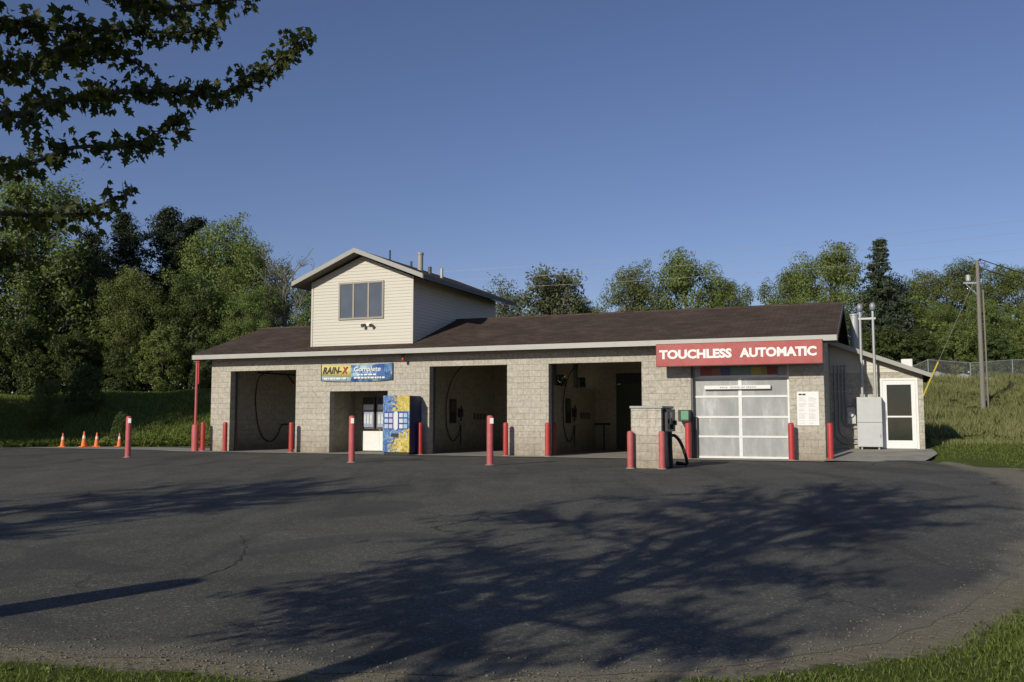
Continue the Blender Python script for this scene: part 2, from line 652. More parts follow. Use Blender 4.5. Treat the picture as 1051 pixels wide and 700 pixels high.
M['leaf_deep'] = mat_leaf('deep_leaf', (0.05, 0.072, 0.022), (0.115, 0.15, 0.044), 0.25, 0.45, 0.5)
M['leaf_grey'] = mat_leaf('grey_green_leaf', (0.10, 0.12, 0.055), (0.20, 0.225, 0.12), 0.25, 0.45, 0.5)
M['needle'] = mat_leaf('dark_needle', (0.020, 0.031, 0.016), (0.050, 0.070, 0.032), 0.12, 0.5, 0.5)
M['needle_spruce'] = mat_leaf('spruce_needle', (0.036, 0.052, 0.032), (0.085, 0.11, 0.062), 0.12, 0.5, 0.5)
M['grass'] = mat_leaf('grass_blade', (0.09, 0.13, 0.02), (0.25, 0.28, 0.065), 0.4, 0.3, 0.55)
M['grass_dry'] = mat_leaf('rank_grass_blade', (0.12, 0.17, 0.035), (0.48, 0.43, 0.21), 0.45, 0.35, 0.45)


# ------------------------------------------------------------------ ground
def ss(t):
    t = np.clip(t, 0, 1)
    return t * t * (3 - 2 * t)


def sd(x, y):
    dx, dy = x - O.x, y - O.y
    return dx * U.x + dy * U.y, dx * D.x + dy * D.y


def base_z(x, y):
    x = np.asarray(x, float)
    y = np.asarray(y, float)
    s, d = sd(x, y)
    near = -0.35 * ss((-7 - d) / 14)
    wob = 0.18 * np.sin(x * 0.31 + 1.3) * np.sin(y * 0.23 + 0.4) + 0.10 * np.sin(x * 0.8 + y * 0.5)
    left = 2.75 * ss((y - 42.0) / 14) + np.clip(y - 56, 0, 60) * 0.02 + wob * ss((y - 42) / 6)
    wl = ss((-24.0 - s) / 3)
    right = np.interp(y, [25, 29, 35, 42, 48, 55, 62, 80, 130], [0, .28, .55, 1.05, 1.85, 3.05, 4.0, 5.2, 6.0]) + wob * ss((y - 34) / 8)
    wr = ss(s / 3.0)
    back = 1.5 * ss((d - 9) / 20)
    return near + wl * left + wr * right + (1 - wl) * (1 - wr) * back


def bz(x, y):
    return float(base_z(x, y))


LOT = [(-26, 10.6), (-20, 9.3), (-8, 7.2), (-3.4, 6.5), (-2.7, 6.3), (-2.0, 6.2), (-1.4, 5.95), (-.4, 5.8), (.6, 5.85), (1.7, 6.2), (2.6, 6.7), (3.3, 7.4),
       (4.6, 8.9), (6.35, 11.3), (7.75, 13.8), (9.1, 16.5), (10.4, 19.9), (11.3, 23.0), (11.7, 25.4)]
LOT += [tuple(W(2.7, -0.7)[:2]), tuple(W(-0.2, -0.3)[:2]), tuple(W(-22.3, -0.3)[:2]), tuple(W(-22.3, 8.2)[:2]), (-15.5, 42.3), (-21, 41.7), (-25.4, 41.2), (-25.9, 31), (-26.6, 20)]


def jag(poly, step=0.6, amp=0.12, seed=3):
    rng = random.Random(seed)
    out = []
    for i, a in enumerate(poly):
        b = poly[(i + 1) % len(poly)]
        n = max(1, int(math.hypot(b[0] - a[0], b[1] - a[1]) / step))
        for k in range(n):
            t = k / n
            out.append((a[0] + (b[0] - a[0]) * t + rng.uniform(-amp, amp), a[1] + (b[1] - a[1]) * t + rng.uniform(-amp, amp)))
    return out


LOTJ = jag(LOT, 0.22, 0.06)


def inside(x, y, poly):
    x = np.asarray(x, float)
    y = np.asarray(y, float)
    r = np.zeros(x.shape, bool)
    n = len(poly)
    for i in range(n):
        x0, y0 = poly[i]
        x1, y1 = poly[(i + 1) % n]
        if y0 == y1:
            continue
        c = ((y0 > y) != (y1 > y)) & (x < (x1 - x0) * (y - y0) / (y1 - y0) + x0)
        r ^= c
    return r


def pdist(x, y, poly, closed=True):
    x = np.asarray(x, float)
    y = np.asarray(y, float)
    best = np.full(x.shape, 1e9)
    n = len(poly)
    for i in range(n if closed else n - 1):
        ax, ay = poly[i]
        bx, by = poly[(i + 1) % n]
        dx, dy = bx - ax, by - ay
        L2 = dx * dx + dy * dy + 1e-12
        t = np.clip(((x - ax) * dx + (y - ay) * dy) / L2, 0, 1)
        best = np.minimum(best, np.hypot(x - ax - t * dx, y - ay - t * dy))
    return best


OPEN_RIM = LOT[:19]                       # the kerbless rim that runs into dirt
LEFT_RIM = LOT[-5:-2]

xs = np.unique(np.concatenate([np.arange(-400, -60, 20), np.arange(-60, -16, 1.0), np.arange(-16, 16, 0.25), np.arange(16, 60, 0.8), np.arange(60, 401, 20)]))
ys = np.unique(np.concatenate([np.arange(-60, 0, 4), np.arange(0, 4, 0.5), np.arange(4, 12, 0.16), np.arange(12, 34, 0.3), np.arange(34, 75, 0.7), np.arange(75, 120, 3), np.arange(120, 801, 40)]))
X, Y = np.meshgrid(xs, ys)
S_, D_ = sd(X, Y)
ins = inside(X, Y, LOT)
pd = pdist(X, Y, LOT)
foot = ((S_ > -24.2) & (S_ < 3.0) & (D_ > -1.2) & (D_ < 9.0))
Zt = base_z(X, Y) - np.where(ins, 0.03 * ss((pd - 0.25) / 0.6), 0) - np.where(foot & (S_ < 0.3), 0.12, 0) - np.where(foot & (S_ >= 0.3) & (D_ < 3.2), 0.10, 0)
ro = pdist(X, Y, OPEN_RIM, False)
rng = np.random.default_rng(5)
widths = np.where(X > 2.5, 0.42, 0.26) * np.where((Y > 12) & (Y < 24), 2.6, 1.0)
bare = np.clip(1.05 - ro / (2 * widths), 0, 1)
bare = np.maximum(bare, np.clip(0.75 - pdist(X, Y, LEFT_RIM, False) / 1.2, 0, 1))
bare = np.where(ins, 1.0, bare)
rank = ss((Y - 31 - 0.15 * np.abs(X - 14)) / 8) * (S_ > 1.5)
nx, ny = len(xs), len(ys)
V = np.stack([X.ravel(), Y.ravel(), Zt.ravel()], 1)
idx = np.arange(nx * ny).reshape(ny, nx)
F = np.stack([idx[:-1, :-1], idx[:-1, 1:], idx[1:, 1:], idx[1:, :-1]], -1).reshape(-1, 4)


def np_mesh(name, V, F, mats, smooth=False):
    me = bpy.data.meshes.new(name)
    V = np.asarray(V, np.float32)
    F = np.asarray(F, np.int32)
    k = F.shape[1]
    me.vertices.add(len(V))
    me.vertices.foreach_set('co', V.ravel())
    me.loops.add(F.size)
    me.loops.foreach_set('vertex_index', F.ravel())
    me.polygons.add(len(F))
    me.polygons.foreach_set('loop_start', np.arange(0, F.size, k, dtype=np.int32))
    if smooth:
        me.polygons.foreach_set('use_smooth', np.ones(len(F), bool))
    me.materials.append(mats)
    me.update(calc_edges=True)
    me.validate()
    return me


def link(name, me, parent=None):
    o = bpy.data.objects.new(name, me)
    COL.objects.link(o)
    if parent is not None:
        o.parent = parent
    return o


me = np_mesh('terrain', V, F, M['terrain'], True)
for nm, arr in (('bare', bare), ('rank', rank)):
    a = me.attributes.new(nm, 'FLOAT', 'POINT')
    a.data.foreach_set('value', arr.ravel().astype(np.float32))
tag(link('terrain', me), kind='structure')


def sheet(name, poly, step, mat, lift, zfun=None):
    px = [p[0] for p in poly]
    py = [p[1] for p in poly]
    gx, gy = np.meshgrid(np.arange(min(px), max(px), step), np.arange(min(py), max(py), step))
    gx, gy = gx.ravel(), gy.ravel()
    ok = inside(gx, gy, poly) & (pdist(gx, gy, poly) > step * 0.4)
    pts = [Vector(p) for p in poly] + [Vector((a, b)) for a, b in zip(gx[ok], gy[ok])]
    n = len(poly)
    r = delaunay_2d_cdt(pts, [], [list(range(n))], 1, 1e-5)
    vx = np.array([v[0] for v in r[0]])
    vy = np.array([v[1] for v in r[0]])
    z = (base_z(vx, vy) if zfun is None else zfun(vx, vy)) + lift
    me = bpy.data.meshes.new(name)
    me.from_pydata(list(zip(vx.tolist(), vy.tolist(), z.tolist())), [], [tuple(f) for f in r[2]])
    me.materials.append(mat)
    me.polygons.foreach_set('use_smooth', [True] * len(me.polygons))
    me.update()
    for p in me.polygons[:1]:
        if p.normal.z < 0:
            me.flip_normals()
    o = link(name, me)
    tag(o, kind='structure')
    return o, vx, vy


lot, vx, vy = sheet('parking_lot', LOTJ, 0.7, M['asphalt'], 0.004)
rim = np.clip(1.0 - pdist(vx, vy, OPEN_RIM, False) / np.where(vx > 2.2, 0.45, 0.3), 0, 1)
rim = np.maximum(rim, 0.8 * np.clip(1.0 - pdist(vx, vy, LEFT_RIM, False) / 1.2, 0, 1))
a = lot.data.attributes.new('rim', 'FLOAT', 'POINT')
a.data.foreach_set('value', rim.astype(np.float32))

# concrete in front of and inside the bays, the entrance pad and the wash-down lane
ap = jag([tuple(W(*q)[:2]) for q in ((-24.2, -0.95), (0.0, -0.95), (0.0, 8.6), (-24.2, 8.6))], 0.8, 0.03, 8)
sheet('concrete_apron', ap, 0.9, M['concrete'], 0.022, lambda x, y: np.zeros_like(x))


def pad_z(x, y):
    s, d = sd(x, y)
    return 0.03 + 0.262 * np.clip((d + 0.9) / 3.7, 0, 1)


pad = jag([tuple(W(*q)[:2]) for q in ((0.02, -0.85), (2.55, -0.9), (3.05, 1.4), (2.95, 3.0), (0.02, 3.0))], 0.5, 0.02, 9)
sheet('entrance_path', pad, 0.4, M['concrete'], 0.012, pad_z)
lane = jag([tuple(W(*q)[:2]) for q in ((-33, 0.4), (-24.3, 0.0), (-24.3, 2.8), (-32.5, 3.2))], 0.6, 0.1, 10)
sheet('concrete_path', lane, 0.8, M['concrete'], 0.018)

# ------------------------------------------------------------------ the car wash building
bld = thing('car_wash_building', 'long tan block car wash with brown roof, open bays and cream siding tower', 'building', O, -YAW)


def cellwall(ss_, zs, solid, d0, d1):
    """a wall made of the solid cells of a grid; only outer faces are kept"""
    b = MB()
    ns, nz = len(ss_) - 1, len(zs) - 1
    for i in range(ns):
        for j in range(nz):
            if not solid(i, j):
                continue
            x0, x1, z0, z1 = ss_[i], ss_[i + 1], zs[j], zs[j + 1]
            b.face([(x0, d0, z0), (x1, d0, z0), (x1, d0, z1), (x0, d0, z1)])
            b.face([(x1, d1, z0), (x0, d1, z0), (x0, d1, z1), (x1, d1, z1)])
            if i == 0 or not solid(i - 1, j):
                b.face([(x0, d1, z0), (x0, d0, z0), (x0, d0, z1), (x0, d1, z1)])
            if i == ns - 1 or not solid(i + 1, j):
                b.face([(x1, d0, z0), (x1, d1, z0), (x1, d1, z1), (x1, d0, z1)])
            if j == 0 or not solid(i, j - 1):
                b.face([(x0, d1, z0), (x1, d1, z0), (x1, d0, z0), (x0, d0, z0)])
            if j == nz - 1 or not solid(i, j + 1):
                b.face([(x0, d0, z1), (x1, d0, z1), (x1, d1, z1), (x0, d1, z1)])
    return b


FS = [-22.5, -21.6, -18.61, -17.13, -14.72, -13.07, -10.14, -8.66, -5.51, -3.95, -1.0, 0.0]
FZ = [0.0, 2.24, 3.06, 3.52]
cellwall(FS, FZ, lambda i, j: not ((i in (1, 5, 7, 9) and j < 2) or (i == 3 and j < 1)), 0.0, 0.3).build('front_wall', M['block'], bld)
RS = [-22.5, -21.6, -18.6, -13.07, -10.42, -9.96, -9.62, -8.36, -5.4, -3.95, -1.0, 0.0]
RZ = [0.0, 2.5, 2.92, 3.06, 3.52]
cellwall(RS, RZ, lambda i, j: not ((i in (1, 3, 7, 9) and j < 3) or (i == 5 and j == 1)), 7.0, 7.3).build('rear_wall', M['block_in'], bld)
box((-22.5, 0.302, 0), (-22.2, 6.998, 3.52)).build('end_wall', M['block'], bld)
box((-0.3, 0.302, 0), (0.0, 6.998, 3.52)).build('end_wall', M['block'], bld)
for s0, s1, zt in ((-18.2, -17.3, 3.5), (-14.6, -13.62, 3.5), (-9.35, -9.2, 2.42), (-4.9, -4.6, 3.5)):
    box((s0, 0.303, 0.005), (s1, 6.997, zt)).build('partition_wall', M['block_in'], bld)
box((-17.298, 2.0, 0.005), (-14.602, 2.15, 3.5)).build('partition_wall', M['block_in'], bld)
box((-8.358, 7.1, 0.03), (-5.402, 7.16, 2.62)).build('rear_dark_fill', paint('dark_green_fill', (0.045, 0.06, 0.03), 0.6, 0, 0.3, 2), bld)  # dark green sheet added to darken the wide bay's rear opening
box((-8.358, 7.1, 2.63), (-5.402, 7.16, 3.055)).build('dark_fill_top', M['black'], bld)  # black strip added above the sheet to keep the opening dark
for dd in (2.2, 4.6):
    box((-9.345, dd, 2.422), (-9.205, dd + 0.14, 3.48)).build('post', M['frame_dark'], bld)
box((-22.19, 0.302, 3.505), (-0.31, 6.998, 3.56)).build('ceiling', M['soffit'], bld)

# main roof: two slopes, ridge at d = 3.65
ZE, ZR, DE, DR = 3.68, 5.08, -0.57, 3.65
SL, SRr = -22.95, 0.42
pitch = math.atan2(ZR - ZE, DR - DE)
run = math.hypot(ZR - ZE, DR - DE)


def slope(name, flip, s0=SL, s1=SRr):
    """a shingle slab built flat so that its courses follow the slope"""
    b = MB()
    n = 24
    rg = random.Random(4)
    b.box((s0, 0, -0.09), (s1, run, 0))
    o = b.build(name, M['shingle'], bld)
    if not flip:
        o.location = (0, DE, ZE)
        o.rotation_euler = (pitch, 0, 0)
    else:
        o.location = (s0 + s1, 2 * DR - DE, ZE)
        o.rotation_euler = (pitch, 0, math.pi)
    return o


slope('roof', False)
slope('roof', True)
MB().tube([(SL, DR, ZR - 0.03), (SRr, DR, ZR - 0.03)], 0.07, 8).build('ridge_cap', M['shingle'], bld, 40)
box((SL, DE - 0.03, 3.50), (SRr, DE - 0.002, 3.665)).build('fascia', M['fascia'], bld)
box((SL, 2 * DR - DE + 0.002, 3.50), (SRr, 2 * DR - DE + 0.03, 3.665)).build('fascia', M['fascia'], bld)
box((SL + 0.01, DE, 3.522), (SRr - 0.01, 0.6, 3.545)).build('soffit', M['soffit'], bld)
for sx in (SL, SRr):
    w = 0.03
    x0 = sx - w if sx < -5 else sx + 0.002
    b = MB()
    b.prism([(x0, DE - 0.03, 3.5), (x0, DE - 0.03, ZE - 0.01), (x0, DR, ZR - 0.01), (x0, 2 * DR - DE + 0.03, ZE - 0.01), (x0, 2 * DR - DE + 0.03, 3.5), (x0, DR, ZR - 0.2)], (w - 0.002, 0, 0))
    b.build('rake_board', M['soffit'], bld)


def lap_wall(poly_lo_hi, d, thick, z0, z1, lap=0.115, axis='s'):
    """lapped siding: each course is a slightly tilted board. poly_lo_hi(z) gives the two ends at height z"""
    b = MB()
    z = z0
    while z < z1 - 1e-4:
        zt = min(z + lap, z1)
        a0, b0 = poly_lo_hi(z)
        a1, b1 = poly_lo_hi(zt)
        o = 0.016
        if axis == 's':
            q = [(a0, d - o, z), (b0, d - o, z), (b1, d, zt), (a1, d, zt)]
            b.face(q)
            b.face([(a0, d, z), (b0, d, z), (b0, d - o, z), (a0, d - o, z)])
        else:
            q = [(d + o, a0, z), (d + o, b0, z), (d, b1, zt), (d, a1, zt)]
            b.face(q)
            b.face([(d, a0, z), (d, b0, z), (d + o, b0, z), (d + o, a0, z)])
        z = zt
    return b


# gable ends of the main roof
for sx, sg in ((0.0, 1), (-22.5, -1)):
    b = MB()
    b.prism([(sx - 0.28 * sg, 0.02, 3.525), (sx - 0.28 * sg, 7.28, 3.525), (sx - 0.28 * sg, 3.65, 4.93)], (0.27 * sg, 0, 0))
    b.build('gable_wall', M['siding_end'], bld)

# tower room above the equipment bay
TL, TR, TF, TB = -18.05, -13.8, 0.12, 7.5
TZ, TP = 6.30, 7.15
TM = (TL + TR) / 2


def tower_ends(z):
    if z <= TZ:
        return TL, TR
    k = (z - TZ) / (TP - TZ)
    return TL + (TM - TL) * k, TR - (TR - TM) * k


tower = lap_wall(tower_ends, TF, 0, 3.86, TP)
tower.box((TL + 0.02, TF + 0.002, 3.6), (TR - 0.02, TF + 0.1, TZ))
tower.build('tower_wall', M['siding'], bld)
lap_wall(lambda z: (TF, TB), TR, 0, 3.6, TZ, axis='d').build('tower_wall', M['siding'], bld)
lw = MB()
lw.box((TL - 0.0, TF + 0.01, 3.6), (TL + 0.08, TB, TZ))
lw.build('tower_wall', M['siding'], bld)
b = MB()
b.prism([(TL + 0.09, TB - 0.02, 3.6), (TR - 0.01, TB - 0.02, 3.6), (TR - 0.01, TB - 0.02, TZ), (TM, TB - 0.02, TP), (TL + 0.09, TB - 0.02, TZ)], (0, 0.1, 0))
b.build('tower_wall', M['siding'], bld)
for sx in (TL - 0.012, TR - 0.055):
    box((sx, TF - 0.03, 3.86), (sx + 0.07, TF + 0.03, TZ)).build('corner_trim', M['siding'], bld)
# tower roof, with grey rake boards and dark soffit
ES_L, ES_R, EZ, RZ_ = -18.58, -13.14, 6.27, 7.36
for sgn, es in ((-1, ES_L), (1, ES_R)):
    b = MB()
    b.prism([(es, -0.42, EZ), (TM, -0.42, RZ_), (TM, -0.42, RZ_ - 0.1), (es, -0.42, EZ - 0.1)], (0, 8.45, 0))
    b.build('tower_roof', M['shingle'], bld)
    b = MB()
    b.prism([(es, -0.45, EZ + 0.015), (TM, -0.45, RZ_ + 0.015), (TM, -0.45, RZ_ - 0.15), (es, -0.45, EZ - 0.15)], (0, 0.028, 0))
    b.build('rake_board', M['rake'], bld)
    e0 = es - 0.028 if sgn < 0 else es + 0.002
    box((e0, -0.44, EZ - 0.17), (e0 + 0.026, 8.03, EZ + 0.0)).build('fascia', M['frame_dark'], bld)
    b = MB()
    b.prism([(es + 0.004 * -sgn, -0.418, EZ - 0.104), (TM, -0.418, RZ_ - 0.104), (TM, -0.418, RZ_ - 0.13), (es + 0.004 * -sgn, -0.418, EZ - 0.13)], (0, 8.44, 0))
    b.build('soffit', M['soffit'], bld)
# tower window: three fixed panes in a tan frame
wx0, wx1, wz0, wz1 = -16.87, -14.98, 4.84, 6.22
win = MB()
fw = 0.07
d0, d1 = TF - 0.055, TF + 0.02
win.box((wx0, d0, wz0), (wx1, d1, wz0 + fw))
win.box((wx0, d0, wz1 - fw), (wx1, d1, wz1))
pw = (wx1 - wx0) / 3
for k in range(4):
    c = wx0 + pw * k
    x0 = c if k == 0 else (c - fw if k == 3 else c - fw / 2)
    win.box((x0, d0 + 0.002, wz0 + fw), (x0 + fw, d1, wz1 - fw))
wino = win.build('window', M['frame_tan'], bld)
for k in range(3):
    box((wx0 + pw * k + 0.03, TF - 0.03, wz0 + 0.03), (wx0 + pw * (k + 1) - 0.03, TF - 0.022, wz1 - 0.03)).build('pane', M['glass'], wino)
# chimney and vents on the tower roof
MB().lathe([(0.11, 6.5), (0.11, 7.60), (0.13, 7.62), (0.13, 7.70), (0.08, 7.72)], 14, (-15.05, 3.0, 0)).build('flue', M['rake'], bld, 35)
for (sx, dd, z0, z1, r, mm) in ((-16.75, 3.6, 7.0, 8.02, 0.035, 'black'), (-14.63, 3.0, 6.7, 7.12, 0.07, 'frame_dark'), (-14.22, 3.2, 6.6, 7.06, 0.06, 'galv'), (-16.1, 4.2, 7.1, 7.62, 0.05, 'frame_dark')):
    MB().lathe([(r, z0), (r, z1), (r * 0.7, z1 + 0.01)], 12, (sx, dd, 0)).build('vent_pipe', M[mm], bld, 35)
# security lamp under the window, eave lamp
sl = box((-15.70, TF - 0.05, 4.58), (-15.48, TF - 0.016, 4.68)).build('security_lamp', M['white'], bld)
for sx in (-15.72, -15.46):
    b = MB()
    b.tube([(sx, TF - 0.06, 4.63), (sx + (sx + 15.59) * 0.35, TF - 0.2, 4.58)], [0.04, 0.07], 10)
    b.build('lamp_head', M['frame_dark'], sl, 40)
el = box((-14.03, -0.30, 3.42), (-13.93, -0.2, 3.52)).build('eave_lamp', M['frame_dark'], bld)
MB().lathe([(0.03, 3.24), (0.055, 3.27), (0.055, 3.36), (0.03, 3.42)], 12, (-13.98, -0.25, 0)).build('lamp_glass', M['red'], el, 40)
# door tracks and headers in the open bays
for s0, s1 in ((-21.6, -18.61), (-13.07, -10.14), (-8.66, -5.51)):
    for sx in (s0 - 0.02, s1 - 0.04):
        box((sx, 0.31, 0.03), (sx + 0.06, 0.40, 3.4)).build('door_track', M['frame_dark'], bld)

# overhead door of the automatic bay: four rows by two panels
DX0, DX1 = -3.95, -1.0
od = MB()
rows = [0.03, 0.69, 1.29, 1.92, 2.52, 3.06]
for k, z in enumerate(rows):
    od.box((DX0 + 0.07, 0.20, z - (0.0 if k == 0 else 0.03)), (DX1 - 0.07, 0.25, z + (0.06 if k == 0 else 0.03)))
for sx in (DX0, DX1 - 0.07):
    od.box((sx, 0.198, 0.03), (sx + 0.07, 0.252, 3.05))
odo = od.build('overhead_door', M['alu'], bld)
for k in range(5):
    za, zb = rows[k] + (0.06 if k == 0 else 0.03), rows[k + 1] - 0.03
    xm = (DX0 + DX1) / 2
    box((xm - 0.05, 0.203, za), (xm + 0.05, 0.248, zb)).build('mullion', M['alu'], odo)
    for x0, x1 in ((DX0 + 0.07, xm - 0.05), (xm + 0.05, DX1 - 0.07)):
        box((x0, 0.222, za), (x1, 0.230, zb)).build('door_panel', M['panel'], odo)
b = MB()
b.box((DX0 + 0.0, 0.02, 0.03), (DX0 + 0.06, 0.17, 3.05))
b.box((DX0 + 0.06, 0.08, 0.03), (DX0 + 0.16, 0.17, 1.30))
b.box((DX0 + 0.06, 0.08, 0.75), (DX0 + 0.10, 0.15, 0.95))
b.build('door_track', M['frame_dark'], bld)

# lean-to office on the right end
LD, LZ0 = 2.8, 0.22
LR = 2.75


def lean_top(s):
    return 3.72 - (3.72 - 2.62) * s / 2.9


wallb = MB()
wallb.box((0.002, LD, LZ0), (1.49, LD + 0.25, 2.52))
wallb.box((2.60, LD, LZ0), (LR, LD + 0.25, 2.52))
wallb.box((0.002, LD, 2.52), (LR, LD + 0.25, 2.70))
wallb.box((LR - 0.25, LD + 0.252, LZ0), (LR, 7.0, 2.70))
wallb.build('lean_to_wall', M['block'], bld)


def lean_ends(z):
    return 0.005, min(LR, max(0.05, (3.66 - z) / ((3.72 - 2.62) / 2.9)))


lap_wall(lean_ends, LD - 0.001, 0, 2.705, 3.62).build('lean_to_gable', M['siding'], bld)
b = MB()
b.prism([(0.003, LD - 0.38, 3.77), (2.98, LD - 0.38, 2.62), (2.98, LD - 0.38, 2.52), (0.003, LD - 0.38, 3.67)], (0, 5.2, 0))
b.build('lean_to_roof', M['shingle'], bld)
b = MB()
b.prism([(0.003, LD - 0.41, 3.785), (3.0, LD - 0.41, 2.632), (3.0, LD - 0.41, 2.50), (0.003, LD - 0.41, 3.63)], (0, 0.028, 0))
b.build('rake_board', M['rake'], bld)
# glazed entrance door
dx0, dx1, dz0, dz1 = 1.495, 2.595, 0.30, 2.515
b = MB()
b.box((dx0, LD - 0.03, dz0), (dx0 + 0.07, LD + 0.06, dz1))
b.box((dx1 - 0.07, LD - 0.03, dz0), (dx1, LD + 0.06, dz1))
b.box((dx0 + 0.07, LD - 0.03, dz1 - 0.07), (dx1 - 0.07, LD + 0.06, dz1))
b.build('door_frame', M['white'], bld)
b = MB()
l0, l1, t0, t1 = dx0 + 0.075, dx1 - 0.075, dz0 + 0.01, dz1 - 0.075
b.box((l0, LD - 0.01, t0), (l0 + 0.12, LD + 0.035, t1))
b.box((l1 - 0.12, LD - 0.01, t0), (l1, LD + 0.035, t1))
b.box((l0 + 0.12, LD - 0.01, t0), (l1 - 0.12, LD + 0.035, t0 + 0.25))
b.box((l0 + 0.12, LD - 0.01, t1 - 0.13), (l1 - 0.12, LD + 0.035, t1))
b.box((l0 + 0.12, LD - 0.01, 1.28), (l1 - 0.12, LD + 0.035, 1.33))
edo = b.build('entrance_door', M['white'], bld)
box((l0 + 0.12, LD + 0.008, t0 + 0.25), (l1 - 0.12, LD + 0.016, 1.28)).build('glass_pane', M['glass_dark'], edo)
box((l0 + 0.12, LD + 0.008, 1.33), (l1 - 0.12, LD + 0.016, t1 - 0.13)).build('glass_pane', M['glass_dark'], edo)
MB().tube([(l0 + 0.06, LD - 0.02, 1.22), (l0 + 0.06, LD - 0.07, 1.22), (l0 + 0.06, LD - 0.07, 1.5), (l0 + 0.06, LD - 0.02, 1.5)], 0.014, 8).build('handle', M['galv'], edo, 40)
box((2.15, 4.2, 2.9), (2.5, 4.6, 3.2)).build('roof_vent', M['white'], bld, None, 0.03)
MB().lathe([(0.135, 3.35), (0.135, 4.66), (0.15, 4.67), (0.15, 4.72), (0.05, 4.74)], 18, (0.74, 4.0, 0)).build('flue', M['galv'], bld, 35)


def TH(name, label, cat, s, d, z=0.0, rot=0.0, group=None):
    return thing(name, label, cat, W(s, d, z), -YAW + rot, group)


# ------------------------------------------------------------------ roof sign
sg = TH('fascia_sign', 'long red roof edge sign with white letters TOUCHLESS AUTOMATIC', 'sign', -4.86, -0.62, 2.83)
sgw, sgh = 4.9, 0.70
box((0, -0.13, 0), (sgw, 0, sgh)).build('sign_cabinet', M['sign_edge'], sg)
box((0.02, -0.142, 0.02), (sgw - 0.02, -0.132, sgh - 0.02)).build('sign_face', M['sign_red'], sg)


def text_mesh(txt, h, name, mat, parent, loc, width=None, bold=0.0, shear=0.0, depth=0.006):
    cu = bpy.data.curves.new(name, 'FONT')
    cu.body = txt
    cu.size = 1.0
    cu.offset = bold
    cu.shear = shear
    cu.extrude = 0.5
    cu.resolution_u = 3
    to = bpy.data.objects.new(name, cu)
    COL.objects.link(to)
    bpy.context.view_layer.update()
    dg = bpy.context.evaluated_depsgraph_get()
    me = bpy.data.meshes.new_from_object(to.evaluated_get(dg))
    bpy.data.objects.remove(to)
    n = len(me.vertices)
    co = np.empty(n * 3, np.float32)
    me.vertices.foreach_get('co', co)
    co = co.reshape(-1, 3)
    lo, hi = co.min(0), co.max(0)
    k = h / (hi[1] - lo[1])
    kx = k if width is None else width / (hi[0] - lo[0])
    out = np.stack([(co[:, 0] - lo[0]) * kx, -(co[:, 2] - lo[2]) * depth, (co[:, 1] - lo[1]) * k], 1)
    me.vertices.foreach_set('co', out.ravel().astype(np.float32))
    me.materials.clear()
    me.materials.append(mat)
    me.update()
    o = link(name, me, parent)
    o.location = loc
    return o


text_mesh('TOUCHLESS', 0.285, 'lettering', M['letter'], sg, (0.11, -0.146, 0.225), 2.20, 0.046, 0, 0.012)
text_mesh('AUTOMATIC', 0.285, 'lettering', M['letter'], sg, (2.54, -0.146, 0.225), 2.19, 0.046, 0, 0.012)

# ------------------------------------------------------------------ banner between bay and tower
bn = TH('vinyl_banner', 'vinyl banner, yellow half and blue half, hanging above the vending alcove', 'banner', -17.5, -0.012, 2.62)
bw, bh = 3.0, 0.60


def wavy(x0, x1, z0, z1, off, mat, name, parent, n=24):
    b = MB()
    for i in range(n):
        xa, xb = x0 + (x1 - x0) * i / n, x0 + (x1 - x0) * (i + 1) / n
        ya, yb = -0.03 - 0.02 * math.sin(xa * 3.1) - off, -0.03 - 0.02 * math.sin(xb * 3.1) - off
        sa, sb = 0.05 * (1 - (2 * xa / bw - 1) ** 2), 0.05 * (1 - (2 * xb / bw - 1) ** 2)
        b.face([(xa, ya, z0 - sa), (xb, yb, z0 - sb), (xb, yb, z1 - sb), (xa, ya, z1 - sa)])
    o = b.build(name, mat, parent, 60)
    so = o.modifiers.new('thickness', 'SOLIDIFY')
    so.thickness = 0.003
    return o


m_blue, nt, bs = new_mat('banner_blue_print')
co = objco(nt)
n1 = noise(nt, 2.3, 3, 0.5, co, 1.5)
rr = ramp(nt, ((0.35, (0.05, 0.12, 0.34)), (0.5, (0.13, 0.27, 0.50)), (0.62, (0.32, 0.48, 0.64)), (0.7, (0.55, 0.66, 0.74))))
nt.links.new(n1, rr.inputs[0])
nt.links.new(rr.outputs[0], bs.inputs['Base Color'])
bs.inputs['Roughness'].default_value = 0.4
m_teal = paint('banner_pale_teal', (0.38, 0.50, 0.50), 0.45, 0, 0.25, 3)
m_byel = paint('banner_yellow', (0.72, 0.62, 0.22), 0.45, 0, 0.06, 3)
m_white2 = paint('print_white', (0.74, 0.76, 0.78), 0.5, 0, 0.05, 5)
m_navy = paint('print_navy', (0.02, 0.035, 0.13), 0.5, 0, 0.2, 5)
m_blackp = paint('print_black', (0.018, 0.016, 0.018), 0.5, 0, 0.2, 5)
m_redp = paint('print_red', (0.34, 0.05, 0.03), 0.5, 0, 0.2, 5)
wavy(0, 1.26, 0.18, bh, 0, m_byel, 'yellow_panel', bn)
wavy(0, 1.26, 0, 0.178, 0, m_teal, 'teal_strip', bn)
wavy(1.262, bw, 0, bh, 0, m_blue, 'blue_panel', bn)
text_mesh('RAIN-', 0.25, 'lettering', m_blackp, bn, (0.10, -0.056, 0.25), 0.78, 0.03, 0.25, 0.004)
text_mesh('X', 0.25, 'lettering', m_redp, bn, (0.90, -0.056, 0.25), 0.26, 0.03, 0.25, 0.004)
text_mesh('Complete', 0.22, 'lettering', m_white2, bn, (1.42, -0.062, 0.27), 1.1, 0.015, 0.15, 0.004)
b = MB()
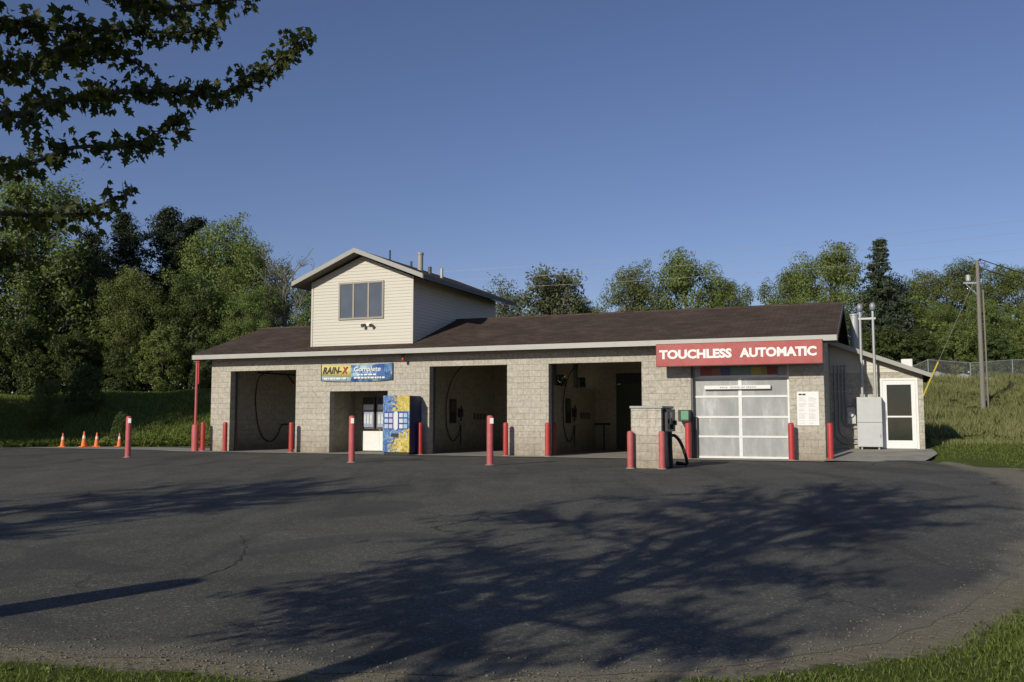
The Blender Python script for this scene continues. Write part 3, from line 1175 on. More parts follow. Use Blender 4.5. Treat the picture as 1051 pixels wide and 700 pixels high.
for x0, x1, z in ((1.55, 2.35, 0.17), (1.42, 2.7, 0.06), (0.15, 1.1, 0.045)):
    x = x0
    rg = random.Random(int(x0 * 100))
    while x < x1:
        w = rg.uniform(0.05, 0.16)
        b.box((x, -0.061, z), (min(x + w, x1), -0.057, z + 0.06))
        x += w + 0.03
b.build('small_print', m_white2, bn)
b = MB()
b.face([(2.3, -0.058, 0.18), (2.55, -0.058, 0.47), (2.75, -0.058, 0.12)])
b.build('print_triangle', paint('print_deep_blue', (0.04, 0.12, 0.33), 0.5), bn)
for x in (0.02, bw - 0.02):
    MB().tube([(x, -0.04, 0.0), (x, -0.04, bh + 0.01)], 0.015, 6).build('batten', M['frame_dark'], bn)

# ------------------------------------------------------------------ price poster
ps = TH('wash_poster', 'white sheet of printed wash options on the pier right of the overhead door', 'poster', -0.78, -0.006, 1.04)
box((0, -0.012, 0), (0.62, 0, 1.0)).build('sheet', M['white'], ps)
b = MB()
b2 = MB()
rg = random.Random(9)
b.box((0.05, -0.015, 0.89), (0.14, -0.013, 0.94))
b.box((0.155, -0.015, 0.89), (0.25, -0.013, 0.94))
z = 0.82
m_grey = paint('grey_print', (0.42, 0.42, 0.46), 0.6)
while z > 0.06:
    for cx0, cx1 in ((0.05, 0.27), (0.33, 0.56)):
        x = cx0
        lim = cx1 - rg.uniform(0, 0.1)
        while x < lim:
            w = rg.uniform(0.015, 0.05)
            b2.box((x, -0.0145, z), (min(x + w, lim), -0.013, z + 0.012))
            x += w + 0.012
    z -= 0.034 if rg.random() > 0.2 else 0.07
b.build('heading', m_blackp, ps)
b2.build('small_print', m_grey, ps)

# coloured wash menu strip and tube lamp in front of the overhead door
mn = TH('menu_strip', 'strip of coloured wash menu panels under the red sign', 'sign', -3.66, 0.1, 2.53)
cols = [('red', (0.30, 0.07, 0.065), 0.36), ('rust', (0.32, 0.14, 0.09), 0.26), ('navy', (0.09, 0.10, 0.24), 0.30), ('sea_green', (0.16, 0.27, 0.24), 0.62),
        ('yellow', (0.44, 0.38, 0.08), 0.30), ('gold', (0.36, 0.27, 0.07), 0.18), ('maroon', (0.28, 0.05, 0.05), 0.28)]
x = 0.0
for nm, c, w in cols:
    box((x, -0.02, 0.035), (x + w - 0.004, 0.02, 0.29)).build('menu_panel', paint('menu_' + nm, c, 0.5), mn)
    x += w
box((-0.01, -0.03, 0), (x + 0.01, 0.03, 0.033)).build('ledge', M['alu'], mn)
tl = TH('tube_lamp', 'long white tube fixture with dark lettering marks across the overhead door top', 'lamp', -3.55, 0.14, 2.14)
box((0, -0.05, 0), (2.0, 0.05, 0.12)).build('housing', M['white'], tl, None, 0.015)
b = MB()
rg = random.Random(2)
for x0, x1 in ((0.48, 0.72), (0.8, 1.05), (1.12, 1.22), (1.28, 1.55)):
    x = x0
    while x < x1:
        w = rg.uniform(0.02, 0.045)
        b.box((x, -0.053, 0.035), (x + w, -0.0505, 0.085))
        x += w + 0.014
b.build('marks', m_grey, tl)

# ------------------------------------------------------------------ bollards
def make_bollard(h, r, mat, plate=False):
    t = thing('bollard', 'x', 'bollard')
    MB().lathe([(r, 0.0), (r, h - 0.07), (r * 0.93, h - 0.03), (r * 0.7, h - 0.006), (r * 0.3, h)], 20).build('post', mat, t, 45)
    MB().lathe([(r * 1.5, 0.0), (r * 1.45, 0.012), (r * 1.05, 0.02)], 20).build('collar', M['concrete'], t, 45)
    if plate:
        box((r * 0.2, -r - 0.012, h - 0.22), (r * 1.35, -r + 0.03, h - 0.07)).build('tag_plate', M['reflect'], t, None, 0.004)
    return t


sb = make_bollard(1.1, 0.086, M['red'])
short = [(-22.55, -0.35, 'short red bollard at the left front corner of the building, beside the faded red post'),
         (-21.51, -0.35, 'short red bollard at the left side of the first, leftmost wash bay'),
         (-18.53, -0.35, 'short red bollard at the right side of the first, leftmost wash bay'),
         (-13.24, -0.35, 'short red bollard right beside the blue vending machine'),
         (-10.05, -0.35, 'short red bollard at the right side of the wash bay next to the vending machine'),
         (-8.57, -0.35, 'short red bollard at the left side of the bay with the low partition'),
         (-3.99, -0.35, 'short red bollard under the green box, left of the overhead door'),
         (-0.94, -0.35, 'short red bollard at the right side of the overhead door, left of the white poster'),
         (0.15, -0.35, 'short red bollard at the right building corner, in front of the conduits')]
BG = 'short red bollards along the building front'
for i, (s, d, lb) in enumerate(short):
    if i == 0:
        sb.location = W(s, d, 0.02)
        sb.rotation_euler = (0, 0, -YAW)
        sb['label'] = lb
        sb['group'] = BG
    else:
        dup(sb, W(s, d, 0.02), -YAW + i * 0.7, lb, BG)
inner = [(-21.82, 0.62, 'shaded red bollard just inside the leftmost wash bay'),
         (-13.38, 0.72, 'shaded red bollard just inside the bay behind the vending machine'),
         (-8.74, 0.72, 'shaded red bollard just inside the bay with the low partition, left'),
         (-6.2, 1.8, 'dark red bollard deep inside the bay with the low partition, right')]
for s, d, lb in inner:
    dup(sb, W(s, d, 0.02), 0.3, lb, 'bollards inside the wash bays')
tb = make_bollard(1.31, 0.088, M['red_faded'], True)
tall = [(-12.26, -6.3, 'tall faded red bollard with pale tag, standing in front of the alcove'),
        (-8.02, -6.3, 'tall faded red bollard with pale tag, standing before the second open bay'),
        (-20.8, -5.9, 'tall faded red bollard with pale tag, alone on the far left of the lot')]
for i, (s, d, lb) in enumerate(tall):
    if i == 0:
        tb.location = W(s, d, 0.012)
        tb.rotation_euler = (0, 0, -YAW)
        tb['label'] = lb
        tb['group'] = 'tall red bollards out in the lot'
    else:
        dup(tb, W(s, d, 0.012), -YAW + 0.15 * i, lb, 'tall red bollards out in the lot')
kb = make_bollard(0.92, 0.078, M['red_faded'])
kb.location = W(-4.15, -6.53, 0.012)
tag(kb, 'faded red bollard at the left front corner of the block pay kiosk', None, 'bollards guarding the pay kiosk')
dup(kb, W(-3.36, -6.53, 0.012), 0.4, 'faded red bollard at the right front corner of the block pay kiosk', 'bollards guarding the pay kiosk')

# eave post on its thick red base
ep = TH('eave_post', 'thin red post on a thick pale red base holding the left eave corner', 'post', -22.86, -0.42, 0.02)
MB().lathe([(0.13, 0), (0.13, 0.96), (0.11, 1.0), (0.05, 1.01)], 18).build('base', M['red_faded'], ep, 45)
MB().tube([(0, 0, 1.0), (0, 0, 3.47)], 0.05, 12).build('pole', M['red_faded'], ep, 45)
b = MB()
b.box((-0.1, -0.07, 3.40), (0.16, 0.07, 3.475))
b.tube([(0.09, 0, 2.55), (0.09, 0, 3.42)], 0.03, 8)
b.build('bracket', M['red'], ep)

# ------------------------------------------------------------------ pay kiosk
kk = TH('pay_kiosk', 'small block pay kiosk with grey cap standing out in front of the bays', 'kiosk', -3.78, -5.75, 0.01)
m_kblock = mat_block('kiosk_block', (0.50, 0.46, 0.38), (0.57, 0.525, 0.44))
box((-0.38, -0.65, 0), (0.38, 0.55, 1.475)).build('block_pier', m_kblock, kk)
box((-0.41, -0.68, 1.477), (0.42, 0.58, 1.535)).build('cap', M['galv_dull'], kk, None, 0.01)
b = MB()
b.box((0.382, -0.45, 0.9), (0.50, 0.4, 1.46))
b.build('pay_panel', M['black'], kk, None, 0.01)
box((0.502, -0.25, 1.25), (0.512, 0.0, 1.38)).build('screen', M['reflect'], kk)
MB().tube([(0.44, 0.05, 0.88), (0.44, 0.05, 0.55), (0.46, 0.05, 0.0)], 0.05, 8).build('riser', M['dark'], kk)
for dd, zz in ((-0.35, 1.16), (-0.1, 1.02), (0.2, 1.12)):
    box((0.502, dd, zz - 0.06), (0.56, dd + 0.12, zz + 0.06)).build('button_box', M['dark'], kk, None, 0.008)

# vacuum hose looping from the kiosk side, and a pale bucket-like can
vh = TH('vacuum_hose', 'thick black hose looping down to the ground behind the pay kiosk', 'hose', -3.42, -5.1, 0.02)
hp = [(0.0, -0.3, 0.75), (0.10, -0.28, 0.79), (0.21, -0.2, 0.68), (0.30, -0.1, 0.45), (0.36, 0.0, 0.17), (0.34, 0.1, 0.055), (0.24, 0.2, 0.055)]


def smooth_path(pts, n=6):
    out = []
    P = [Vector(p) for p in pts]
    for i in range(len(P) - 1):
        p0, p1, p2, p3 = P[max(i - 1, 0)], P[i], P[i + 1], P[min(i + 2, len(P) - 1)]
        for k in range(n):
            t = k / n
            out.append(0.5 * ((2 * p1) + (p2 - p0) * t + (2 * p0 - 5 * p1 + 4 * p2 - p3) * t * t + (3 * p1 - p0 - 3 * p2 + p3) * t ** 3))
    out.append(P[-1])
    return out


MB().tube(smooth_path(hp), 0.042, 10).build('hose', M['dark'], vh, 60)
MB().tube([(0.24, 0.2, 0.055), (0.05, 0.28, 0.06)], [0.04, 0.06], 10).build('nozzle', M['black'], vh, 40)
# green box beside the overhead door
gb = TH('green_signal_box', 'dark box with a green face on the wall left of the overhead door', 'box', -4.27, -0.005, 1.15)
box((0, -0.42, 0), (0.33, 0, 0.36)).build('housing', M['black'], gb, None, 0.01)
box((0.09, -0.428, 0.06), (0.32, -0.421, 0.33)).build('green_face', M['green_box'], gb)

# ------------------------------------------------------------------ vending machine
m_vend, nt, bs = new_mat('vending_artwork')
co = objco(nt)
sep = nt.nodes.new('ShaderNodeSeparateXYZ')
nt.links.new(co, sep.inputs[0])
n1 = noise(nt, 4.2, 6, 0.62, co, 2.2)
rb = ramp(nt, ((0.32, (0.02, 0.04, 0.17)), (0.46, (0.07, 0.16, 0.38)), (0.6, (0.22, 0.38, 0.55)), (0.72, (0.55, 0.66, 0.72))))
nt.links.new(n1, rb.inputs[0])
# yellow sweeps at the top right and the lower right
q = math_n(nt, 'ADD', math_n(nt, 'MULTIPLY', sep.outputs[0], 0.75), math_n(nt, 'MULTIPLY', math_n(nt, 'SUBTRACT', n1, 0.5), 1.6))
topz = math_n(nt, 'MULTIPLY', math_n(nt, 'GREATER_THAN', sep.outputs[2], 1.48), math_n(nt, 'GREATER_THAN', q, 0.33))
lowz = math_n(nt, 'LESS_THAN', math_n(nt, 'SUBTRACT', sep.outputs[2], math_n(nt, 'MULTIPLY', q, 0.9)), 0.22)
lowz = math_n(nt, 'MULTIPLY', lowz, math_n(nt, 'GREATER_THAN', q, 0.26))
yf = math_n(nt, 'MAXIMUM', topz, lowz)
ry = ramp(nt, ((0.33, (0.20, 0.17, 0.05)), (0.45, (0.50, 0.36, 0.05)), (0.58, (0.62, 0.54, 0.16)), (0.7, (0.66, 0.64, 0.44))))
nt.links.new(noise(nt, 7, 5, 0.65, co, 1.0), ry.inputs[0])
yel = ry.outputs[0]
nt.links.new(mixc(nt, yf, rb.outputs[0], yel), bs.inputs['Base Color'])
bs.inputs['Roughness'].default_value = 0.3
vm = TH('vending_machine', 'blue drink vending machine with yellow and pale artwork standing at the wall', 'vending machine', -14.38, -0.92, 0.025)
box((0, 0.06, 0.06), (1.03, 0.86, 2.0)).build('cabinet', m_navy, vm, None, 0.012)
box((0.0, 0.0, 0.08), (1.03, 0.057, 2.01)).build('door_front', m_vend, vm, None, 0.01)
box((0.03, 0.05, 0.0), (1.0, 0.83, 0.058)).build('plinth', M['black'], vm)
box((0.05, -0.012, 0.86), (0.98, -0.002, 1.46)).build('selection_panel', paint('selection_blue', (0.03, 0.06, 0.28), 0.3), vm)
tints = [(0.45, 0.55, 0.75), (0.55, 0.45, 0.62), (0.62, 0.66, 0.75), (0.35, 0.50, 0.70)]
k = 0
for r_ in range(3):
    for x0 in (0.08, 0.25, 0.65, 0.82):
        box((x0, -0.022, 0.89 + r_ * 0.19), (x0 + 0.14, -0.014, 1.03 + r_ * 0.19)).build('selection_window', M['sel%d' % (k % 4)] if ('sel%d' % (k % 4)) in M else M.setdefault('sel%d' % (k % 4), paint('selection_%s' % ['sky', 'lilac', 'ice', 'steel'][k % 4], tints[k % 4], 0.3, 0, 0.5, 14)), vm)
        k += 1
b = MB()
b.prism([(0.44 + 0.08 + 0.085 * math.cos(2 * math.pi * i / 20), -0.03, (1.38 if 0 <= i <= 10 else 0.92) + 0.085 * math.sin(2 * math.pi * i / 20)) for i in range(20)], (0, 0.015, 0))
b.build('bottle_emblem', paint('emblem_white', (0.66, 0.70, 0.68), 0.4, 0, 0.3, 12), vm)
box((0.33, -0.012, 0.60), (0.62, -0.001, 0.72)).build('delivery_slot', M['black'], vm, None, 0.004)
box((0.90, -0.012, 0.55), (0.96, -0.001, 0.75)).build('coin_plate', M['galv'], vm)

# alcove equipment: two wall dispensers, shelf, and a white block painting in the sunlit patch
m_disp = paint('dispenser_face', (0.34, 0.36, 0.46), 0.4, 0, 0.35, 9)
for i, (s, lb) in enumerate(((-16.8, 'wall vending dispenser with shade painted on its top in the alcove, left one'), (-16.19, 'wall vending dispenser in the alcove half hidden by the vending machine'))):
    if i == 0:
        dp = TH('wall_dispenser', lb, 'dispenser', s, 1.995, 0.86, 0, 'dispensers in the alcove')
        box((0, -0.28, 0), (0.53, 0, 1.2)).build('housing', M['frame_dark'], dp, None, 0.01)
        box((0.06, -0.292, 0.72), (0.49, -0.281, 0.92)).build('sunlit_plate', M['white'], dp)  # white painted in for the sunlit band below the shadow line
        box((0.06, -0.29, 0.08), (0.49, -0.281, 0.7)).build('face_plate', m_disp, dp)
        box((0.06, -0.29, 0.95), (0.49, -0.281, 1.17)).build('shade_plate', M['black'], dp)  # black painted in for the lintel's shadow across the top
        for k in range(3):
            box((0.10 + k * 0.13, -0.305, 0.2), (0.18 + k * 0.13, -0.291, 0.55)).build('product_slot', M['sel2'], dp)
    else:
        dup(dp, W(s, 1.995, 0.86), -YAW, lb, 'dispensers in the alcove')

wc = TH('sunlit_block', 'low white block standing in for sunlight below the dispensers in the alcove', 'cabinet', -16.66, 1.56, 0.025)  # block added to paint the sunlit patch low in the alcove
box((0, 0, 0.03), (0.72, 0.43, 0.76)).build('sunlit_body', M['white'], wc, None, 0.01)
box((0.722, 0, 0.03), (1.44, 0.43, 0.76)).build('sunlit_body', M['white'], wc, None, 0.01)
box((0.02, 0.03, 0), (1.42, 0.4, 0.028)).build('plinth', M['black'], wc)
# ------------------------------------------------------------------ wash bay equipment (on the left partition of each bay)
def wash_set(s, d, label_sign, label_hose, first):
    st = TH('instruction_board', label_sign, 'sign', s + 0.004, d, 1.08, 0, 'instruction boards in the wash bays')
    box((0, -0.28, 0), (0.03, 0.28, 0.9)).build('board', M['black'], st)
    box((0.032, -0.22, 0.42), (0.036, 0.22, 0.85)).build('print_area', M['frame_dark'], st)
    hs = TH('spray_gun_hose', label_hose, 'hose', s + 0.004, d, 0, 0, 'spray hoses in the wash bays')
    p = smooth_path([(0.35, 0.3, 3.3), (0.12, -0.1, 2.9), (0.06, -0.55, 2.2), (0.06, -0.7, 1.5), (0.06, -0.55, 0.8), (0.06, -0.1, 0.42), (0.06, 0.35, 0.6), (0.06, 0.6, 1.05)])
    MB().tube(p, 0.018, 8).build('hose', M['dark'], hs, 60)
    b = MB()
    b.tube([(0.06, 0.58, 0.25), (0.06, 0.6, 1.1), (0.08, 0.62, 1.75)], 0.025, 8)
    b.build('lance', M['black'], hs, 50)
    box((0.0, 0.5, 1.02), (0.1, 0.72, 1.16)).build('gun_holder', M['galv_dull'], hs)
    box((0.0, 0.46, 1.3), (0.09, 0.76, 1.62)).build('coin_box', M['black'], hs, None, 0.01)


wash_set(-13.62, 3.0, 'black instruction board on the wall of the bay right of the vending machine', 'dark spray hose hanging in the bay right of the vending machine', True)
wash_set(-9.2, 3.55, 'black instruction board on the low partition of the wide open bay', 'dark spray hose on the low partition of the wide open bay', False)
bh_ = TH('spray_gun_hose', 'long dark spray hose in a U loop on the wall of the leftmost bay', 'hose', -22.196, 0, 0, 0, 'spray hoses in the wash bays')
p = smooth_path([(0.5, 3.2, 3.3), (0.2, 2.35, 3.0), (0.05, 2.27, 2.3), (0.05, 2.32, 1.5), (0.05, 2.55, 0.8), (0.05, 2.9, 0.42), (0.05, 3.4, 0.33), (0.05, 3.8, 0.6), (0.05, 4.05, 0.98), (0.06, 4.6, 1.02)])
MB().tube(p, 0.022, 8).build('hose', M['dark'], bh_, 60)
MB().tube([(0.06, 4.05, 1.0), (0.07, 4.9, 1.03)], 0.03, 8).build('lance', M['black'], bh_, 40)
b = MB()
b.tube([(0.1, 2.3, 3.12), (0.9, 4.4, 3.08)], 0.035, 8)
b.tube([(0.2, 4.2, 3.1), (0.3, 4.5, 2.75)], 0.03, 8)
b.build('boom', M['dark'], bh_, 40)
# row of small dark plates beside the boards
for s, d0, nlb, z in ((-13.615, 4.9, 'dark lettering plates on the wall of the bay right of the vending machine', 1.22), (-9.195, 5.0, 'dark lettering plates on the low partition of the wide open bay', 1.25)):
    pl = TH('lettering_plate', nlb, 'sign', s, d0, z, 0, 'lettering plates in the wash bays')
    b = MB()
    for k in range(4):
        b.box((0, k * 0.32, 0), (0.012, k * 0.32 + 0.2, 0.24))
    b.build('plates', M['frame_dark'], pl)
# inner pipe stand in the bay with the partition
it = TH('pipe_stand', 'dark pipe stand with arm at the rear of the wide open bay', 'pipe stand', -8.75, 6.3, 0.02)
MB().tube([(0.1, 0, 0), (0.1, 0, 1.0)], 0.03, 8).build('upright', M['dark'], it)
MB().tube([(-0.3, 0, 1.02), (0.35, 0, 1.02)], 0.04, 8).build('arm', M['dark'], it)

# ------------------------------------------------------------------ electrical gear by the lean-to
cb = TH('electrical_cabinet', 'tall grey steel electrical cabinet beside the white glazed door', 'cabinet', 0.80, 2.36, 0.26)
box((0, 0, 0.10), (0.74, 0.42, 0.86)).build('lower_box', M['galv'], cb, None, 0.012)
box((0, 0, 0.865), (0.74, 0.42, 1.66)).build('upper_box', M['galv'], cb, None, 0.012)
for x in (0.1, 0.6):
    box((x, 0.05, 0), (x + 0.05, 0.1, 0.1)).build('foot', M['galv_dull'], cb)
box((0.66, -0.012, 0.4), (0.70, 0.0, 0.5)).build('latch', M['galv_dull'], cb)
mt = TH('electric_meter', 'small grey meter box with round dial left of the electrical cabinet', 'meter', 0.50, 2.64, 1.08)
box((0, 0, 0), (0.26, 0.155, 0.52)).build('box', M['galv'], mt, None, 0.008)
b = MB()
b.tube([(0.12, 0.0, 0.3), (0.12, -0.08, 0.3)], [0.09, 0.08], 16)
b.build('dial', M['reflect'], mt, 40)
cg = 'grey conduits in the inner corner by the lean-to'
cl = [('innermost, shortest grey conduit running straight down to the meter', 0.47, 1.35, 0.22), ('second longest bend grey conduit, next to the shortest one, by the meter', 0.37, 0.95, 0.30),
      ('third grey conduit from the meter, curving low towards the cabinet', 0.26, 0.62, 0.30), ('outermost grey conduit at the building corner, curving lowest to the cabinet', 0.14, 0.46, 0.33)]
for k, (lb, s, zb, rad) in enumerate(cl):
    ct = TH('conduit', lb, 'conduit', s, 2.755 - 0.0 * k, 0, 0, cg)
    xe = 0.805 - s if k else 0.505 - s + 0.02
    rad = min(rad, xe - 0.005)
    pts = [(0, 0, 2.95), (0, 0, zb + rad)]
    for a_ in range(1, 9):
        q_ = a_ / 8 * math.pi / 2
        pts.append((rad - rad * math.cos(q_), 0, zb + rad - rad * math.sin(q_)))
    pts.append((xe, 0, zb))
    MB().tube(pts, 0.032, 10).build('pipe', M['galv_dull'], ct, 50)
    for z in (2.85, 2.1):
        box((-0.045, -0.038, z), (0.045, 0.04, z + 0.03)).build('strap', M['galv'], ct)
# two service masts rising from the cabinet through the roof edge
for s, h, lb in ((0.98, 4.88, 'thin grey service mast above the cabinet, left of the pair'), (1.36, 4.90, 'thin grey service mast above the cabinet, right of the pair')):
    ms = TH('service_mast', lb, 'mast', s, 2.36, 0, 0, 'service masts above the cabinet')
    MB().tube([(0, 0, 1.93), (0, 0, h - 0.28)], 0.04, 10).build('pipe', M['galv'], ms, 50)
    MB().lathe([(0.045, h - 0.26), (0.085, h - 0.22), (0.10, h - 0.1), (0.06, h - 0.02), (0.02, h)], 14).build('weatherhead', M['galv_dull'], ms, 45)
    if s < 1:
        box((-0.05, -0.03, h - 0.52), (0.46, 0.03, h - 0.46)).build('cross_strap', M['galv'], ms)

# ------------------------------------------------------------------ traffic cones
def make_cone():
    t = thing('traffic_cone', 'x', 'traffic cone')
    MB().lathe([(0.13, 0.03), (0.105, 0.2), (0.03, 0.68), (0.022, 0.70)], 18).build('cone', M['orange'], t, 45)
    box((-0.18, -0.18, 0), (0.18, 0.18, 0.032)).build('foot', M['orange'], t, None, 0.01)
    MB().lathe([(0.078, 0.38), (0.058, 0.52)], 18).build('collar', M['reflect'], t, 45)
    return t


cones = [(-19.75, 41.4, 0.86, 'orange traffic cone standing leftmost of the four at the grass edge'),
         (-18.82, 41.4, 0.97, 'largest orange traffic cone, second from left of the four at the grass edge'),
         (-18.3, 41.5, 0.90, 'orange traffic cone third from left of the four at the grass edge'),
         (-17.55, 42.1, 0.86, 'small pale topped traffic cone, rightmost of the four at the grass edge')]
c0 = make_cone()
for i, (x, y, k, lb) in enumerate(cones):
    loc = (x, y, bz(x, y) + 0.02)
    if i == 0:
        c0.location = loc
        c0.scale = (k,) * 3
        c0['label'] = lb
        c0['group'] = 'orange cones at the grass edge'
    else:
        o = dup(c0, loc, i * 0.9, lb, 'orange cones at the grass edge', k)

# ------------------------------------------------------------------ utility pole, wires, fence, rocks
up = thing('utility_pole', 'tall weathered wooden utility pole on the grass bank', 'utility pole', (24.1, 48, bz(24.1, 48) - 0.2))
MB().tube([(0, 0, 0), (0, 0, 4), (0, 0, 7.95)], [0.125, 0.11, 0.085], 14).build('pole', M['wood'], up, 50)
MB().tube([(0.22, -0.1, 0), (0.19, -0.1, 6.4)], 0.04, 8).build('riser', M['wood'], up, 50)
b = MB()
b.box((-0.75, -0.05, 6.72), (-0.1, 0.05, 6.82))
b.tube([(-0.7, 0, 6.78), (-0.1, 0, 6.2)], 0.025, 6)
b.build('bracket_arm', M['galv'], up)
MB().lathe([(0.07, 6.84), (0.12, 6.88), (0.12, 7.16), (0.07, 7.2)], 16, (-0.5, 0, 0)).build('transformer', M['galv'], up, 45)
for z in (7.9, 7.45):
    MB().lathe([(0.03, 0), (0.06, 0.03), (0.03, 0.08), (0.055, 0.11), (0.02, 0.15)], 10, (0.12, -0.05, z)).build('insulator', M['frame_dark'], up, 45)
zt = up.location.z


def wire(name, label, a, b_, sag, r, mat, group=None, cat='cable'):
    a, b_ = Vector(a), Vector(b_)
    mb = MB()
    pts = []
    for i in range(25):
        t = i / 24
        p = a.lerp(b_, t) - a
        p.z -= 4 * sag * t * (1 - t)
        pts.append(p)
    mb.tube(pts, r, 5)
    o = mb.build(name, mat, None, 60)
    o.location = a
    return tag(o, label, cat, group)


# the next pole along the line stands to the right
up2 = dup(up, (45, 60, bz(45, 60) - 3.6), 0.1, 'shorter utility pole beyond the right edge where the two dark cables end')
z2 = up2.location.z
wire('power_cable', 'upper dark cable running right from the pole top', (24.2, 47.9, zt + 8.0), (45.1, 59.9, z2 + 8.0), 0.5, 0.024, M['wire'], 'dark cables on the pole')
wire('power_cable', 'lower dark cable running right from the pole top', (24.2, 47.9, zt + 7.55), (45.1, 59.9, z2 + 7.55), 0.5, 0.024, M['wire'], 'dark cables on the pole')
gw = thing('guy_wire', 'slanted guy wire with yellow sleeve behind the right end of the building', 'guy wire', (19.5, 45.5, bz(19.5, 45.5)))
top = Vector((24.1 - 19.5, 48 - 45.5, zt + 7.3 - gw.location.z))
MB().tube([(0, 0, 0), top], 0.007, 5).build('wire', M['wire_pale'], gw)
MB().tube([top * 0.02, top * 0.36], 0.045, 8).build('guard_sleeve', M['yellow'], gw, 50)
# overhead line that crosses in front of the far trees
hp1, hp2 = (-14, 66), (62, 56)
pa = dup(up, (hp1[0], hp1[1], bz(*hp1) - 0.2), 0.2, 'weathered utility pole among the trees behind the tower', None, (1, 1, 1.05))
pb = dup(up, (hp2[0], hp2[1], bz(*hp2) + 3.0), 0.2, 'tall utility pole beyond the right edge carrying the overhead line', None, (1, 1, 1.5))
pb.location.z = bz(*hp2) - 0.2
for k, (za, zb_) in enumerate(((11.2, 17.4), (10.6, 16.8), (10.2, 15.6))):
    wire('overhead_line', ['topmost', 'middle', 'lowest'][k] + ' thin pale wire crossing the sky before the far trees', (hp1[0], hp1[1], za), (hp2[0], hp2[1], zb_), 1.0 + 0.2 * k, 0.009, M['wire_pale'], 'thin wires of the overhead line')

# chain-link fence along the top of the bank
m_chain, nt, bs = new_mat('chain_link')
co = objco(nt)
bs.inputs['Base Color'].default_value = (0.20, 0.21, 0.20, 1)
bs.inputs['Roughness'].default_value = 0.5
nt.links.new(mixc(nt, noise(nt, 3, 3, 0.5, co), (0.15, 0.155, 0.15), (0.27, 0.275, 0.265)), bs.inputs['Base Color'])
sep = nt.nodes.new('ShaderNodeSeparateXYZ')
nt.links.new(co, sep.inputs[0])


def diag(sgn):
    v = math_n(nt, 'ADD', sep.outputs[0], math_n(nt, 'MULTIPLY', sep.outputs[2], sgn))
    v = math_n(nt, 'FRACT', math_n(nt, 'MULTIPLY', v, 14.0))
    return math_n(nt, 'LESS_THAN', math_n(nt, 'ABSOLUTE', math_n(nt, 'SUBTRACT', v, 0.5)), 0.065)


wiref = math_n(nt, 'MAXIMUM', diag(1.0), diag(-1.0))
tp = nt.nodes.new('ShaderNodeBsdfTransparent')
mx = nt.nodes.new('ShaderNodeMixShader')
nt.links.new(wiref, mx.inputs[0])
nt.links.new(tp.outputs[0], mx.inputs[1])
nt.links.new(bs.outputs[0], mx.inputs[2])
nt.links.new(mx.outputs[0], nt.nodes['Material Output'].inputs[0])
fn = thing('chain_link_fence', 'grey chain link fence along the top of the grass bank', 'fence', (22, 62, 0))
FXS = np.arange(0, 36, 2.8)
b = MB()
zz = [bz(22 + x, 62) for x in FXS]
for i in range(len(FXS) - 1):
    b.face([(FXS[i], 0, zz[i] + 0.05), (FXS[i + 1], 0, zz[i + 1] + 0.05), (FXS[i + 1], 0, zz[i + 1] + 1.2), (FXS[i], 0, zz[i] + 1.2)])
b.build('chain_mesh', m_chain, fn)
for x, z in zip(FXS, zz):
    MB().tube([(x, 0.03, z - 0.2), (x, 0.03, z + 1.25)], 0.035, 8).build('post', M['galv_dull'], fn, 50)
MB().tube([(x, 0.03, z + 1.22) for x, z in zip(FXS, zz)], 0.025, 6).build('top_rail', M['galv_dull'], fn, 50)

rg = random.Random(12)


def make_rock(seed):
    rr_ = random.Random(seed)
    b = MB()
    n, m_ = 12, 7
    prof = []
    k = len(b.v)
    for i in range(m_ + 1):
        th = math.pi * i / m_
        for j in range(n):
            ph = 2 * math.pi * j / n
            r = 0.42 * (1 + rr_.uniform(-0.16, 0.16))
            b.v.append((r * 1.2 * math.sin(th) * math.cos(ph), r * math.sin(th) * math.sin(ph), r * 0.7 * math.cos(th)))
    for i in range(m_):
        for j in range(n):
            b.f.append((i * n + j, (i + 1) * n + j, (i + 1) * n + (j + 1) % n, i * n + (j + 1) % n))
            b.m.append(0)
    return b


rk = make_rock(3).build('rock', M['rock'], None, 35)
rocks = [(27.3, 60.2, 1.1, 'pale rock on the bank below the fence, leftmost beside the lean-to roof'), (28.2, 60.6, 0.8, 'small pale rock on the bank, second from the lean-to roof'),
         (28.9, 60.0, 1.2, 'broad pale rock on the bank, third from the lean-to roof'), (30.7, 60.4, 0.9, 'lone pale rock on the bank furthest from the lean-to roof')]
for i, (x, y, k, lb) in enumerate(rocks):
    o = rk if i == 0 else rk.copy()
    if i:
        COL.objects.link(o)
    o.location = (x, y, bz(x, y) + 0.15)
    o.scale = (k, k, k)
    o.rotation_euler = (0, 0, i * 1.3)
    tag(o, lb, 'rock', 'pale rocks on the bank')


# ------------------------------------------------------------------ vegetation
def leaf_cloud(name, P, NR, size, mat, aspect=0.55, seed=0, parent=None):
    """N leaf blades: a folded kite of four points each"""
    rg = np.random.default_rng(seed)
    n = len(P)
    NR = NR / (np.linalg.norm(NR, axis=1, keepdims=True) + 1e-9)
    t = rg.normal(size=(n, 3))
    t -= NR * np.sum(t * NR, 1, keepdims=True)
    t /= np.linalg.norm(t, axis=1, keepdims=True) + 1e-9
    w = np.cross(NR, t)
    s = size[:, None] if hasattr(size, 'shape') else size
    V = np.empty((n, 4, 3), np.float32)
    V[:, 0] = P - t * s * 0.5
    V[:, 1] = P + w * s * aspect * 0.5 + NR * s * 0.08
    V[:, 2] = P + t * s * 0.5
    V[:, 3] = P - w * s * aspect * 0.5 + NR * s * 0.08
    F = np.arange(n * 4).reshape(n, 4)
    return np_mesh(name, V.reshape(-1, 3), F, mat)


def rand_dir(rg, n):
    v = rg.normal(size=(n, 3))
    return v / np.linalg.norm(v, axis=1, keepdims=True)


